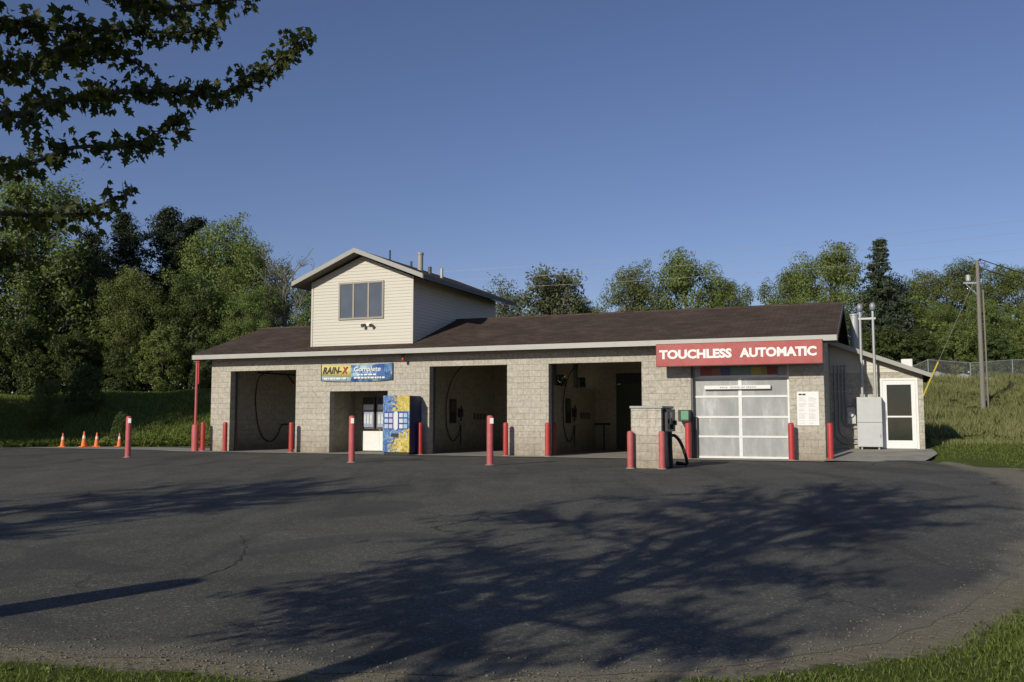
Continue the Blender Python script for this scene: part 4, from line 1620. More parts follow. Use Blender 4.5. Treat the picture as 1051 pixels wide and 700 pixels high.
def clump_leaves(rg, centres, radii, per, up=0.35, flat=0.8):
    Ps, Ns = [], []
    for c, r in zip(centres, radii):
        n = max(4, int(per * (r ** 2)))
        d = rand_dir(rg, n)
        q = r * (0.45 + 0.6 * rg.random((n, 1)) ** 0.6)
        p = c + d * q * np.array([1, 1, flat])
        nn = d + rg.normal(size=(n, 3)) * 0.45 + np.array([0, 0, up])
        Ps.append(p)
        Ns.append(nn)
    return np.concatenate(Ps), np.concatenate(Ns)


def limb(rg, a, b, r0, r1, n=5, wob=0.06):
    a, b = np.array(a, float), np.array(b, float)
    L = np.linalg.norm(b - a)
    pts = []
    for i in range(n + 1):
        t = i / n
        p = a + (b - a) * t
        p[2] += -0.12 * L * math.sin(math.pi * t) * (0.3 if b[2] > a[2] else 1)
        if 0 < i < n:
            p = p + rg.normal(size=3) * wob * L * 0.4
        pts.append(tuple(p))
    return pts, list(np.linspace(r0, r1, n + 1))


def broadleaf(seed, H=12.0, spread=0.34, base=0.12, leaf=0.24, per=105, lobes=11, mat='leaf_green', lobe_r=0.2, up=0.35):
    rg = np.random.default_rng(seed)
    L = []
    for i in range(lobes):
        f = (i + 0.5) / lobes
        z = base + 0.08 + (0.86 - base) * f
        prof = math.sin(math.pi * min(1, max(0.12, (z - base) / (1 - base))) ** 0.8) ** 0.7
        a = i * 2.4 + rg.uniform(-0.5, 0.5)
        rr_ = spread * prof * rg.uniform(0.45, 1.0) * 0.72
        L.append((np.array([rr_ * math.cos(a), rr_ * math.sin(a), z]) * H, lobe_r * H * rg.uniform(0.7, 1.15) * (0.7 + 0.3 * prof)))
    L.append((np.array([rg.uniform(-.03, .03), rg.uniform(-.03, .03), 0.88]) * H, 0.12 * H))
    C, Rr = [], []
    for c, r in L:
        n = int(26 * (r / (0.2 * H)) ** 2) + 6
        d = rand_dir(rg, n)
        q = r * (0.55 + 0.5 * rg.random((n, 1)))
        C.append(c + d * q * np.array([1, 1, 0.85]))
        Rr.append(rg.uniform(0.035, 0.075, n) * H)
    C = np.concatenate(C)
    Rr = np.concatenate(Rr)
    ok = C[:, 2] > base * H * 0.6
    P, NR = clump_leaves(rg, C[ok], Rr[ok], per, up)
    ok = P[:, 2] > 0.15
    P, NR = P[ok], NR[ok]
    crown = leaf_cloud('crown', P, NR, rg.uniform(0.7, 1.25, len(P)) * leaf, M[mat], 0.6, seed)
    t = MB()
    pts, rad = limb(rg, (0, 0, -0.3), (rg.uniform(-.3, .3), rg.uniform(-.3, .3), 0.82 * H), 0.021 * H, 0.004 * H, 8, 0.02)
    t.tube(pts, rad, 9)
    for c, r in L:
        z0 = max(0.12 * H, c[2] - 0.25 * H)
        k = min(1, z0 / (0.82 * H))
        p0 = np.array(pts[int(k * 8)])
        pp, rd = limb(rg, p0, c, 0.008 * H, 0.002 * H, 4, 0.08)
        t.tube(pp, rd, 6)
        for q in range(4):
            e = c + rand_dir(rg, 1)[0] * r * 0.95
            pp2, rd2 = limb(rg, pp[2], e, 0.003 * H, 0.001 * H, 3, 0.08)
            t.tube(pp2, rd2, 4)
    return crown, t.mesh('trunk', M['bark'], 60)


def conifer(seed, H=14.0, kind='pine', mat='needle', leaf=0.26):
    rg = np.random.default_rng(seed)
    t = MB()
    pts, rad = limb(rg, (0, 0, -0.3), (rg.uniform(-.2, .2), rg.uniform(-.2, .2), 0.97 * H), 0.018 * H, 0.003 * H, 8, 0.012)
    t.tube(pts, rad, 8)
    P, NR = [], []
    z = (0.12 if kind == 'pine' else 0.05) * H
    while z < 0.97 * H:
        f = z / H
        if kind == 'pine':
            Rm = H * 0.24 * (1 - f) ** 0.55 * (0.6 + 0.4 * min(1, f / 0.35))
            step, nb, rise = 0.036 * H, rg.integers(4, 7), 0.25
        else:
            Rm = H * 0.33 * (1 - f) ** 1.0 + 0.05
            step, nb, rise = 0.032 * H, rg.integers(7, 10), -0.28
        for k in range(nb):
            a = rg.uniform(0, 2 * math.pi)
            Lb = Rm * rg.uniform(0.55, 1.12)
            tip = np.array([math.cos(a) * Lb, math.sin(a) * Lb, z + rise * Lb * (rg.uniform(-0.2, 2.4) if kind == 'pine' else 1) + rg.uniform(-0.1, 0.1)])
            b0 = np.array([0, 0, z])
            t.tube([tuple(b0), tuple((b0 + tip) / 2 + np.array([0, 0, -0.03 * Lb])), tuple(tip)], [0.0035 * H, 0.0025 * H, 0.001 * H], 4)
            ncl = max(2, int(Lb / (0.5 if kind == 'pine' else 0.42)))
            for q in range(ncl):
                ff = (q + 0.9) / ncl
                if kind == 'pine' and ff < 0.22:
                    continue
                c = b0 + (tip - b0) * ff + rg.normal(size=3) * 0.12
                rr_ = (0.62 if kind == 'pine' else 0.36) * rg.uniform(0.65, 1.25)
                n = 62 if kind == 'pine' else 34
                d = rand_dir(rg, n)
                P.append(c + d * rr_ * np.array([1, 1, 0.8 if kind == 'pine' else 0.5]) * rg.random((n, 1)) ** 0.5)
                NR.append(d + rg.normal(size=(n, 3)) * 0.6 + np.array([0, 0, 0.5]))
        z += step * rg.uniform(0.75, 1.25)
    P = np.concatenate(P)
    NR = np.concatenate(NR)
    crown = leaf_cloud('crown', P, NR, rg.uniform(0.7, 1.3, len(P)) * leaf, M[mat], 0.34, seed)
    return crown, t.mesh('trunk', M['bark'], 60)


def airy(seed, H=12.0, mat='leaf_grey', spread=0.22, leaf=0.2, per=16, upright=0.75, nl=26, bark='bark_grey'):
    """open crown: ascending limbs that fork into fine twigs with sparse foliage"""
    rg = np.random.default_rng(seed)
    t = MB()
    trunk, rad = limb(rg, (0, 0, -0.3), (rg.uniform(-.3, .3), rg.uniform(-.3, .3), 0.8 * H), 0.016 * H, 0.004 * H, 8, 0.03)
    t.tube(trunk, rad, 8)
    P, NR = [], []
    for i in range(nl):
        f = 0.15 + 0.83 * i / nl
        p0 = np.array(trunk[min(8, int(f * 8))]) + np.array([0, 0, (f * 8 % 1) * 0.1 * H * (f < 0.95)])
        a = i * 2.4 + rg.uniform(-.4, .4)
        Lb = H * (0.34 - 0.18 * f) * rg.uniform(0.8, 1.25)
        out = spread / 0.22
        e = p0 + np.array([math.cos(a) * Lb * 0.65 * out, math.sin(a) * Lb * 0.65 * out, Lb * upright])
        pp, rd = limb(rg, p0, e, 0.006 * H, 0.0018 * H, 5, 0.08)
        t.tube(pp, rd, 5)
        for q in range(9):
            b0 = np.array(pp[rg.integers(1, 6)])
            d = rand_dir(rg, 1)[0] * np.array([1, 1, 0.5]) + np.array([math.cos(a) * 0.5, math.sin(a) * 0.5, 0.7])
            e2 = b0 + d * H * 0.06 * rg.uniform(0.6, 1.4)
            pp2, rd2 = limb(rg, b0, e2, 0.0022 * H, 0.0009 * H, 3, 0.1)
            t.tube(pp2, rd2, 4)
            for w in range(3):
                e3 = np.array(pp2[2]) + (rand_dir(rg, 1)[0] * np.array([1, 1, .6]) + np.array([0, 0, 0.6])) * H * 0.03
                t.tube([pp2[rg.integers(1, 4)], tuple(e3)], [0.001 * H, 0.0006 * H], 3)
                if per:
                    n = rg.poisson(per)
                    P.append(e3 + rg.normal(size=(n, 3)) * 0.022 * H)
                    NR.append(rg.normal(size=(n, 3)) + np.array([0, 0, 0.5]))
    P = np.concatenate(P)
    NR = np.concatenate(NR)
    crown = leaf_cloud('crown', P, NR, rg.uniform(0.7, 1.3, len(P)) * leaf, M[mat], 0.5, seed)
    return crown, t.mesh('trunk', M[bark], 60)


PROTO = {
    'green_a': broadleaf(11, 12, 0.36, 0.10, 0.182, 228, 12, 'leaf_green'),
    'green_b': broadleaf(23, 12, 0.42, 0.08, 0.182, 218, 13, 'leaf_green', 0.19),
    'light_a': broadleaf(37, 12, 0.38, 0.10, 0.175, 199, 12, 'leaf_light', 0.19),
    'light_b': broadleaf(41, 12, 0.46, 0.08, 0.175, 199, 13, 'leaf_light', 0.18),
    'deep_a': broadleaf(53, 12, 0.36, 0.06, 0.190, 209, 12, 'leaf_deep'),
    'shrub_a': broadleaf(61, 6, 0.55, 0.02, 0.167, 494, 9, 'leaf_deep', 0.26),
    'shrub_b': broadleaf(67, 6, 0.52, 0.02, 0.167, 437, 9, 'leaf_light', 0.24),
    'pine_a': conifer(71, 14, 'pine'),
    'pine_b': conifer(73, 14, 'pine'),
    'spruce': conifer(79, 12, 'spruce', 'needle_spruce', 0.24),
    'willow': airy(83, 12, 'leaf_grey', 0.2, 0.24, 11, 0.95, 26),
    'poplar': airy(89, 12, 'leaf_grey', 0.22, 0.26, 15, 0.8, 34),
    'tall_airy': airy(97, 16, 'leaf_green', 0.2, 0.28, 16, 0.7, 34),
    'bare': airy(101, 12, 'leaf_grey', 0.22, 0.12, 1, 0.85, 28),
}
HGT = {'shrub_a': 5.4, 'shrub_b': 5.4, 'pine_a': 14, 'pine_b': 14, 'spruce': 12, 'tall_airy': 16.2}


def plant(kind, name, label, cat, x, y, top_z, width=1.0, rz=0.0, group=None, z=None):
    """a tree whose top reaches top_z"""
    z0 = bz(x, y) if z is None else z
    k = (top_z - z0) / HGT.get(kind, 12.0)
    t = thing(name, label, cat, (x, y, z0), rz, group)
    t.scale = (k * width, k * width, k)
    link('trunk', PROTO[kind][1], t)
    link('crown', PROTO[kind][0], t)
    return t


GL = 'trees behind the grass on the left'
GR = 'trees beyond the fence on the right'
GM = 'trees behind the roof'
left_trees = [
    ('tall_airy', 'broadleaf_tree', 'tall hazy grey green tree at the far left, rising above its neighbours', -31.2, 60, 18.6, 1.0),
    ('green_b', 'broadleaf_tree', 'broad green tree at the far left edge under the overhanging maple', -34.5, 58, 12.5, 1.0),
    ('pine_a', 'pine_tree', 'dark pine leftmost of the pines, just right of the tall hazy tree', -31.0, 68, 15.2, 1.1),
    ('pine_b', 'pine_tree', 'dark pine second from the left among the pines', -28.0, 67, 16.4, 1.1),
    ('pine_a', 'pine_tree', 'tallest dark pine in the middle of the pine group', -26.0, 70, 17.4, 1.15),
    ('pine_b', 'pine_tree', 'dark pine rightmost of the pines, beside the round lit tree', -23.9, 69, 16.6, 1.1),
    ('light_a', 'broadleaf_tree', 'round topped olive green tree right of the pines', -20.4, 66, 15.6, 0.85),
    ('green_a', 'broadleaf_tree', 'green tree sloping down between the round topped tree and the bare one', -17.8, 64, 13.2, 0.9),
    ('bare', 'bare_tree', 'nearly leafless grey tree just left of the cream tower', -15.0, 62, 13.4, 1.0),
    ('light_a', 'broadleaf_tree', 'light green lit tree low in front of the dark pines', -24.4, 59.5, 11.0, 0.85),
    ('deep_a', 'broadleaf_tree', 'deep green tree between the lit tree and the hazy tall one', -29.0, 62, 12.8, 0.9),
    ('deep_a', 'broadleaf_tree', 'deep green tree behind the leftmost bay roof corner', -20.8, 60.5, 10.6, 0.95),
    ('light_b', 'broadleaf_tree', 'yellowish green tree low behind the left roof slope', -17.0, 60, 9.6, 0.8),
    ('green_b', 'broadleaf_tree', 'green tree behind the left roof slope below the bare tree', -13.2, 63, 10.4, 0.9),
    ('deep_a', 'broadleaf_tree', 'deep green tree at the back between two dark pines', -23.0, 74, 14.2, 1.2),
    ('deep_a', 'broadleaf_tree', 'deep green tree at the back behind the leftmost dark pine', -34.0, 72, 14.0, 1.2),
]
rg = random.Random(21)
for kind, nm, lb, x, y, tz, w in left_trees:
    plant(kind, nm, lb, 'tree', x, y, tz, w, rg.uniform(0, 6.28), GL)
shr = [(-33.5, 56.5, 6.0, 'shrub_a', 'dark shrub at the foot of the far left tree'), (-30.2, 57.2, 6.8, 'shrub_a', 'dark shrub below the tall hazy tree'),
       (-27.0, 57.0, 6.0, 'shrub_a', 'dark shrub left of the light green lit tree'), (-24.0, 57.5, 5.2, 'shrub_a', 'low dark shrub under the light green lit tree'),
       (-21.4, 57.3, 6.3, 'shrub_b', 'pale green shrub right of the light green lit tree'), (-18.6, 57.4, 5.2, 'shrub_a', 'low dark shrub left of the roof corner'),
       (-16.0, 57.6, 6.2, 'shrub_b', 'pale green shrub showing just past the eave post'), (-13.5, 58, 6.4, 'shrub_a', 'dark shrub behind the left bay roof'),
       (-36.8, 57.0, 7.0, 'shrub_a', 'dark shrub cut by the left edge of the photo')]
for x, y, tz, kd, lb in shr:
    plant(kd, 'shrub', lb, 'shrub', x, y, tz, 1.0, rg.uniform(0, 6.28), 'shrubs under the left trees')
plant('shrub_b', 'sapling', 'small yellowish sapling on the left grass slope, apart from the trees', 'sapling', -23.4, 47.2, 2.9, 0.85, 1.0)
plant('shrub_a', 'shrub', 'small dark bush on the left slope beside the yellowish sapling', 'shrub', -22.6, 49.5, 3.8, 0.8, 2.0)
plant('shrub_a', 'weed', 'tall dark weed sticking up right behind the smallest cone', 'weed', -17.9, 42.9, 1.35, 0.5, 2.0)

mid_trees = [
    ('willow', 'broadleaf_tree', 'feathery pale grey green tree peeking over the tower roof end', -0.6, 75, 12.6, 1.0),
    ('poplar', 'broadleaf_tree', 'open silvery poplar left of centre behind the roof', 3.3, 72, 13.9, 1.0),
    ('green_a', 'broadleaf_tree', 'low green crown right of the silvery poplar', 5.6, 73, 10.6, 0.7),
    ('light_b', 'broadleaf_tree', 'low far green crown in the gap of sky behind the roof', 7.6, 84, 11.0, 0.8),
    ('light_a', 'broadleaf_tree', 'rounded light green tree behind the roof, left of the widest one', 9.4, 72, 13.3, 0.75),
    ('light_b', 'broadleaf_tree', 'widest light green tree behind the middle of the roof', 13.7, 74, 14.3, 0.95),
    ('green_b', 'broadleaf_tree', 'lower green tree at the right of the widest tree behind the roof', 17.0, 74, 12.4, 0.75),
]
for kind, nm, lb, x, y, tz, w in mid_trees:
    plant(kind, nm, lb, 'tree', x, y, tz, w, rg.uniform(0, 6.28), GM)
right_trees = [
    ('green_b', 'broadleaf_tree', 'leftmost green tree of the right hand wood, beside the roof end', 23.0, 76, 13.6, 0.8),
    ('light_b', 'broadleaf_tree', 'tall yellow green tree left of the dark spruce', 25.2, 73, 15.0, 0.85),
    ('spruce', 'spruce_tree', 'pointed dark spruce right of the building roof end', 26.4, 66.5, 14.4, 1.0),
    ('green_a', 'broadleaf_tree', 'green tree tucked right behind the dark spruce', 29.0, 71, 12.0, 1.0),
    ('light_a', 'broadleaf_tree', 'light green tree first to the right of the spruce', 32.2, 72, 12.8, 1.0),
    ('green_b', 'broadleaf_tree', 'green tree directly behind the utility pole', 35.6, 72, 13.4, 1.0),
    ('light_b', 'broadleaf_tree', 'light green tree right of the utility pole', 38.6, 71, 13.0, 0.95),
    ('green_a', 'broadleaf_tree', 'green tree cut by the right edge of the photo', 42.0, 71, 13.2, 1.0),
    ('green_b', 'broadleaf_tree', 'lower green tree in front, between spruce and utility pole', 31.0, 67, 9.6, 1.0),
    ('green_a', 'broadleaf_tree', 'lower green tree in front, under the transformer', 34.2, 67.5, 10.2, 0.95),
    ('light_a', 'broadleaf_tree', 'lower light tree in front, right of the pole', 37.4, 67, 10.0, 1.0),
    ('deep_a', 'broadleaf_tree', 'deep green tree behind the lean-to roof, below the spruce', 24.2, 68, 9.2, 1.0),
    ('green_b', 'broadleaf_tree', 'lower green tree in front, at the right edge of the photo', 40.6, 67, 10.4, 1.0),
]
for kind, nm, lb, x, y, tz, w in right_trees:
    plant(kind, nm, lb, 'tree', x, y, tz, w, rg.uniform(0, 6.28), GR)
for x, y, tz, kd, lb in ((28.2, 64.6, 6.9, 'shrub_a', 'dark shrub behind the fence under the spruce'), (30.8, 65, 7.4, 'shrub_b', 'pale shrub behind the fence, left of the pole'),
                         (33.4, 64.8, 7.0, 'shrub_a', 'dark shrub behind the fence beside the pole'), (36.0, 65, 7.6, 'shrub_b', 'pale shrub behind the fence, right of the pole'),
                         (38.8, 65, 7.2, 'shrub_a', 'dark shrub behind the fence at the right edge of the photo'), (25.6, 64.5, 6.8, 'shrub_a', 'dark shrub behind the lean-to roof vent')):
    plant(kd, 'shrub', lb, 'shrub', x, y, tz, 1.0, rg.uniform(0, 6.28), 'shrubs behind the fence')
# greenery right behind the bays, seen dimly through them
for i, (s, d) in enumerate(((-11.5, 10.2), (-7.0, 9.9), (-3.0, 10.4))):
    p = W(s, d)
    plant('shrub_a', 'shrub', ['dark shrub behind the bay beside the vending machine', 'dark shrub seen through the wide open bay', 'dark shrub behind the automatic bay'][i], 'shrub', p.x, p.y, bz(p.x, p.y) + 3.6, 1.1, i * 1.9, 'shrubs behind the building')
# shade trees beside the left slope; they throw the shade that lies on it
for i, (x, y, tz) in enumerate(((-32.0, 35.5, 12.0), (-29.4, 39.5, 12.5), (-37.0, 35.0, 12.5))):
    plant('green_a' if i % 2 else 'green_b', 'broadleaf_tree', ['shade tree beside the left end of the lot', 'tallest shade tree beside the left grass slope', 'smaller shade tree nearest the lot corner on the left'][i], 'tree', x, y, tz, 1.15, i * 2.0, 'shade trees on the left side of the lot')


# ------------------------------------------------------------------ the maple whose boughs hang into view
def maple(seed=5):
    rg = np.random.default_rng(seed)
    t = MB()
    H = 7.2
    trunk = [(0, 0, -0.3), (0.05, 0.03, 1.2), (0.02, 0.1, 2.6), (0.12, 0.12, 4.2), (0.10, 0.2, 5.8), (0.2, 0.25, 6.6), (0.24, 0.3, 7.4)]
    t.tube(trunk, [0.19, 0.15, 0.13, 0.10, 0.07, 0.045, 0.015], 12)
    LP, LD_, LS = [], [], []            # leaf foot, hanging direction, size

    def leaves_on(pts, per_m, spread, size=0.075):
        pts = [np.array(p) for p in pts]
        for a, b in zip(pts[:-1], pts[1:]):
            L = np.linalg.norm(b - a)
            n = rg.poisson(per_m * L)
            if not n:
                continue
            # leaves sit in whorls, not evenly
            k = max(1, int(L / 0.11))
            tt = (rg.integers(0, k, n) + 0.5 + rg.normal(size=n) * 0.16) / k
            q = a + (b - a) * tt[:, None] + rg.normal(size=(n, 3)) * spread * np.array([1, 1, 0.8])
            d = rg.normal(size=(n, 3)) * 0.75 + np.array([0, 0, -0.75])
            LP.append(q)
            LD_.append(d)
            LS.append((0.42 + 0.95 * rg.random(n) ** 0.8) * size)

    def twigs(pts, every, lo, hi, per_m, r, size=0.07):
        pts = [np.array(p) for p in pts]
        for a, b in zip(pts[:-1], pts[1:]):
            L = np.linalg.norm(b - a)
            ax = (b - a) / (L + 1e-9)
            for _ in range(max(1, int(round(L / every)))):
                p = a + (b - a) * rg.random()
                d = ax * 0.7 + rg.normal(size=3) * np.array([0.6, 0.6, 0.45])
                d /= np.linalg.norm(d)
                ln = rg.uniform(lo, hi)
                m_ = p + d * ln * 0.5 + np.array([0, 0, -0.03 * ln])
                e = p + d * ln + np.array([0, 0, 0.05 * ln])
                t.tube([tuple(p), tuple(m_), tuple(e)], [r, r * 0.7, r * 0.4], 4)
                leaves_on([p, m_, e], per_m, 0.04, size)

    # general crown
    nl = 34
    for i in range(nl):
        f = i / nl
        z = 2.6 + 4.45 * f
        a = i * 2.39996 + rg.uniform(-.3, .3)
        if z < 4.2:
            a = R(140) + (i * 0.618 % 1) * R(190)
        prof = math.sin(math.pi * (0.22 + 0.74 * f)) ** 0.8
        Lb = 2.9 * prof * rg.uniform(0.75, 1.12) * min(1.0, 0.66 + f) + 0.3
        bias = min(1.0, 0.12 + 2.4 * f)
        k = z / H * 6
        p0 = np.array([0.1 * f + 0.03, 0.03 + 0.25 * f, z])
        rise = 0.22 + 0.55 * f
        e = p0 + np.array([math.cos(a) * Lb - 1.35 * prof * bias, math.sin(a) * Lb + 1.0 * prof * bias, rise * Lb])
        pts, rad = limb(rg, p0, e, 0.05 * (1.1 - 0.6 * f), 0.010, 6, 0.05)
        t.tube(pts, rad, 6)
        twigs(pts[2:], 0.20, 0.35, 1.05, 33, 0.007)
        for q in range(6):
            b0 = np.array(pts[rg.integers(2, 6)])
            d = rg.normal(size=3) * np.array([0.55, 0.55, 0.35]) + np.array([math.cos(a), math.sin(a), 0.25])
            d /= np.linalg.norm(d)
            e2 = b0 + d * rg.uniform(0.5, 1.15)
            pp, rd = limb(rg, b0, e2, 0.012, 0.005, 3, 0.06)
            t.tube(pp, rd, 5)
            twigs(pp, 0.22, 0.2, 0.65, 36, 0.005)
            leaves_on(pp, 32, 0.07)
    # low boughs reaching out over the lot edge (tree-local coordinates)
    B = np.array([-4.1, 1.75, bz(-4.1, 1.75)])
    low = [
        ([(-4.0, 1.85, 2.1), (-3.1, 3.5, 2.5), (-2.58, 4.6, 2.73), (-2.54, 5.0, 2.93), (-2.40, 5.4, 3.13), (-2.11, 5.9, 3.32), (-1.96, 6.1, 3.37), (-1.72, 6.4, 3.66), (-1.47, 6.6, 4.0)], 0.024, 1.0),
        ([(-4.0, 1.85, 2.3), (-3.2, 3.6, 2.75), (-2.76, 4.9, 3.1), (-2.6, 5.2, 3.31), (-2.48, 5.6, 3.48), (-2.3, 5.8, 3.4)], 0.024, 0.8),
        ([(-4.0, 1.85, 1.9), (-3.2, 3.6, 2.3), (-2.68, 4.8, 2.52), (-2.49, 5.2, 2.74), (-2.25, 5.5, 2.85), (-2.05, 5.7, 3.08)], 0.02, 1.0),
        ([(-4.0, 1.85, 1.8), (-3.4, 3.9, 2.15), (-2.89, 5.2, 2.36), (-2.67, 5.6, 2.45), (-2.48, 5.9, 2.64)], 0.02, 0.9),
        ([(-4.0, 1.85, 2.6), (-3.2, 3.7, 3.1), (-2.83, 5.0, 3.4), (-2.46, 5.5, 3.56), (-2.12, 5.8, 3.67), (-1.95, 6.0, 3.78)], 0.024, 1.0),
        ([(-4.0, 1.85, 2.9), (-3.0, 3.7, 3.4), (-2.22, 5.2, 3.61), (-1.96, 5.6, 3.76), (-1.72, 6.0, 4.0)], 0.024, 0.8),
        ([(-4.0, 1.85, 2.5), (-3.4, 3.8, 2.95), (-3.1, 5.3, 3.25), (-2.75, 5.7, 3.5), (-2.6, 6.0, 3.75)], 0.02, 1.0),
        ([(-4.0, 1.85, 1.8), (-3.6, 4.1, 1.95), (-3.1, 5.3, 2.1), (-2.95, 5.6, 2.2)], 0.02, 1.0),
    ]
    for pts, r, dens in low:
        pts = [tuple(np.array(p) - B) for p in pts]
        sp = smooth_path(pts, 4)
        t.tube(sp, list(np.linspace(r, 0.006, len(sp))), 7)
        sp = [tuple(p) for p in sp]
        n0 = int(len(sp) * 0.2)
        twigs(sp[n0:], 0.075, 0.05, 0.18, 120 * dens, 0.003, 0.055)
        leaves_on(sp[n0 + 2:], 120 * dens, 0.045, 0.055)
    P = np.concatenate(LP)
    Dn = np.concatenate(LD_)
    S = np.concatenate(LS)
    n = len(P)
    Dn /= np.linalg.norm(Dn, axis=1, keepdims=True)
    w = np.cross(Dn, rg.normal(size=(n, 3)))
    w /= np.linalg.norm(w, axis=1, keepdims=True)
    nn = np.cross(w, Dn)
    # five-lobed leaf outline: (along, across)
    ol = np.array([(0.0, 0.0), (0.10, -0.22), (0.28, -0.50), (0.42, -0.24), (0.62, -0.42), (0.66, -0.15), (1.0, 0.0), (0.66, 0.15), (0.62, 0.42), (0.42, 0.24), (0.28, 0.50), (0.10, 0.22)])
    k = len(ol)
    cc = np.array([0.42, 0.0])
    CU, CV = rg.random(n), rg.uniform(-0.5, 1.0, n)
    V = np.empty((n, k + 1, 3), np.float32)
    for j, (al, ac) in enumerate(ol):
        V[:, j] = P + S[:, None] * (Dn * al + w * ac * (0.75 + 0.5 * CU[:, None]) + nn * (-0.7 * abs(ac) * CU[:, None] - 0.45 * al * al * CV[:, None]))
    V[:, k] = P + S[:, None] * (Dn * cc[0] + nn * 0.02)
    base = (np.arange(n) * (k + 1))[:, None]
    tri = np.array([(j, (j + 1) % k, k) for j in range(k)]).ravel()
    F = (base + tri[None, :]).reshape(-1, 3)
    crown = np_mesh('crown', V.reshape(-1, 3), F, M['leaf_maple'])
    return crown, t.mesh('trunk', M['bark'], 60), B, n


cr, tk, B, nleaf = maple()
print('maple leaves', nleaf)
mp_ = thing('maple_tree', 'near maple whose leafy boughs hang into the upper left corner', 'tree', B, 0)
link('trunk', tk, mp_)
link('crown', cr, mp_)
x2, y2 = -13.7, 5.0
m2 = dup(mp_, (x2, y2, bz(x2, y2)), R(20), 'second maple standing further left along the lot edge')
m2.scale = (0.92, 0.92, 0.96)

# weathered timber post at the near left edge of the lot
x3, y3 = -6.7, 4.25
po = thing('timber_post', 'thick round weathered timber post at the near left lot edge', 'post', (x3, y3, bz(x3, y3)))
MB().lathe([(0.27, -0.3), (0.26, 0.6), (0.245, 1.8), (0.23, 2.45), (0.18, 2.58), (0.06, 2.64)], 22).build('timber', M['wood'], po, 50)


# ------------------------------------------------------------------ sealed cracks on the lot
m_tar = paint('tar_seal', (0.05, 0.049, 0.046), 0.7, 0, 0.25, 4)
rgs = random.Random(31)
for ci, pts in enumerate((((-3.6, 12.6), (-3.15, 11.2), (-3.0, 10.0), (-3.2, 8.9), (-3.75, 7.9)), ((-2.2, 7.35), (-1.95, 7.12), (-1.6, 7.05), (-1.05, 7.12)), ((6.3, 21.5), (5.5, 17.6), (4.6, 14.6), (4.1, 13.0)),
                          ((-1.2, 13.1), (0.4, 13.6), (1.9, 13.3)))):
    sp = smooth_path([(a_, b_, 0) for a_, b_ in pts], 9)
    b = MB()
    w0 = None
    for i, q_ in enumerate(sp):
        tt_ = (sp[min(i + 1, len(sp) - 1)] - sp[max(i - 1, 0)]).normalized()
        nn_ = Vector((-tt_.y, tt_.x, 0))
        hw = 0.010 * rgs.uniform(0.35, 1.3)
        q2 = q_ + nn_ * rgs.uniform(-0.03, 0.03)
        cur = [q2 + nn_ * hw, q2 - nn_ * hw]
        for c_ in cur:
            c_.z = bz(c_.x, c_.y) + 0.009
        if w0:
            b.face([w0[0], w0[1], cur[1], cur[0]])
        w0 = cur
    tag(b.build('crack_seal', m_tar), kind='structure')

# the dim undergrowth that closes the woods behind the separate trees
def undergrowth(name, x0, x1, y0, y1, h, n, mat, seed, label):
    rg = np.random.default_rng(seed)
    C = np.stack([rg.uniform(x0, x1, n), rg.uniform(y0, y1, n), np.zeros(n)], 1)
    C[:, 2] = base_z(C[:, 0], C[:, 1]) + h * rg.random(n) ** 1.2 * (0.7 + 0.3 * np.sin(C[:, 0] * 0.9))
    P, NR = clump_leaves(rg, C, rg.uniform(0.5, 1.0, n), 75)
    tag(link(name, leaf_cloud(name, P, NR, rg.uniform(0.7, 1.3, len(P)) * 0.27, M[mat], 0.6, seed)), label, 'undergrowth', None, 'stuff')


undergrowth('undergrowth', -50, -7, 59, 76, 7.0, 1500, 'leaf_deep', 301, 'dark undergrowth filling the wood on the left')
undergrowth('undergrowth', 18, 56, 66, 78, 6.0, 700, 'leaf_green', 302, 'green undergrowth filling the wood beyond the fence')
# ------------------------------------------------------------------ grass
def blades(name, P, h, wd, mat, seed, lean=0.35):
    rg = np.random.default_rng(seed)
    n = len(P)
    a = rg.uniform(0, 2 * np.pi, n)
    w = np.stack([np.cos(a), np.sin(a), np.zeros(n)], 1) * wd[:, None] * 0.5
    b = rg.uniform(0, 2 * np.pi, n)
    ld = np.stack([np.cos(b), np.sin(b), np.zeros(n)], 1) * (h * rg.uniform(0.1, 1.0, n) * lean)[:, None]
    up_ = np.stack([np.zeros(n), np.zeros(n), h], 1)
    V = np.empty((n, 5, 3), np.float32)
    V[:, 0] = P - w
    V[:, 1] = P + w
    V[:, 2] = P + w * 0.75 + up_ * 0.55 + ld * 0.35
    V[:, 3] = P + ld + up_
    V[:, 4] = P - w * 0.75 + up_ * 0.55 + ld * 0.35
    F = np.arange(n * 5).reshape(n, 5)
    o = link(name, np_mesh(name, V.reshape(-1, 3), F, mat))
    return tag(o, kind='stuff')


def scatter(rg, n, x0, x1, y0, y1, keep):
    x = rg.uniform(x0, x1, n)
    y = rg.uniform(y0, y1, n)
    k = keep(x, y, rg)
    x, y = x[k], y[k]
    return np.stack([x, y, base_z(x, y) - 0.01], 1)


rgn = np.random.default_rng(77)


def cl(x, y, f=1.0):
    return 0.5 + 0.25 * np.sin(x * 2.3 * f + 1.7 * np.sin(y * 1.9 * f)) + 0.25 * np.sin(y * 2.9 * f + 1.3 * np.sin(x * 3.1 * f))


def keep_near(x, y, r):
    d = pdist(x, y, OPEN_RIM, False)
    w = np.where(x > 1.2, 0.24, 0.15)
    return (~inside(x, y, LOT)) & (r.random(len(x)) < np.clip((d - w) / 0.45, 0, 1) * (0.25 + 0.75 * cl(x, y)))


P = scatter(rgn, 300000, -6, 8, 4.3, 9.0, keep_near)
tag(blades('grass', P, rgn.uniform(0.02, 0.06, len(P)), rgn.uniform(0.004, 0.009, len(P)), M['grass'], 1, 1.0), 'short green verge grass along the near rim of the lot', 'grass')


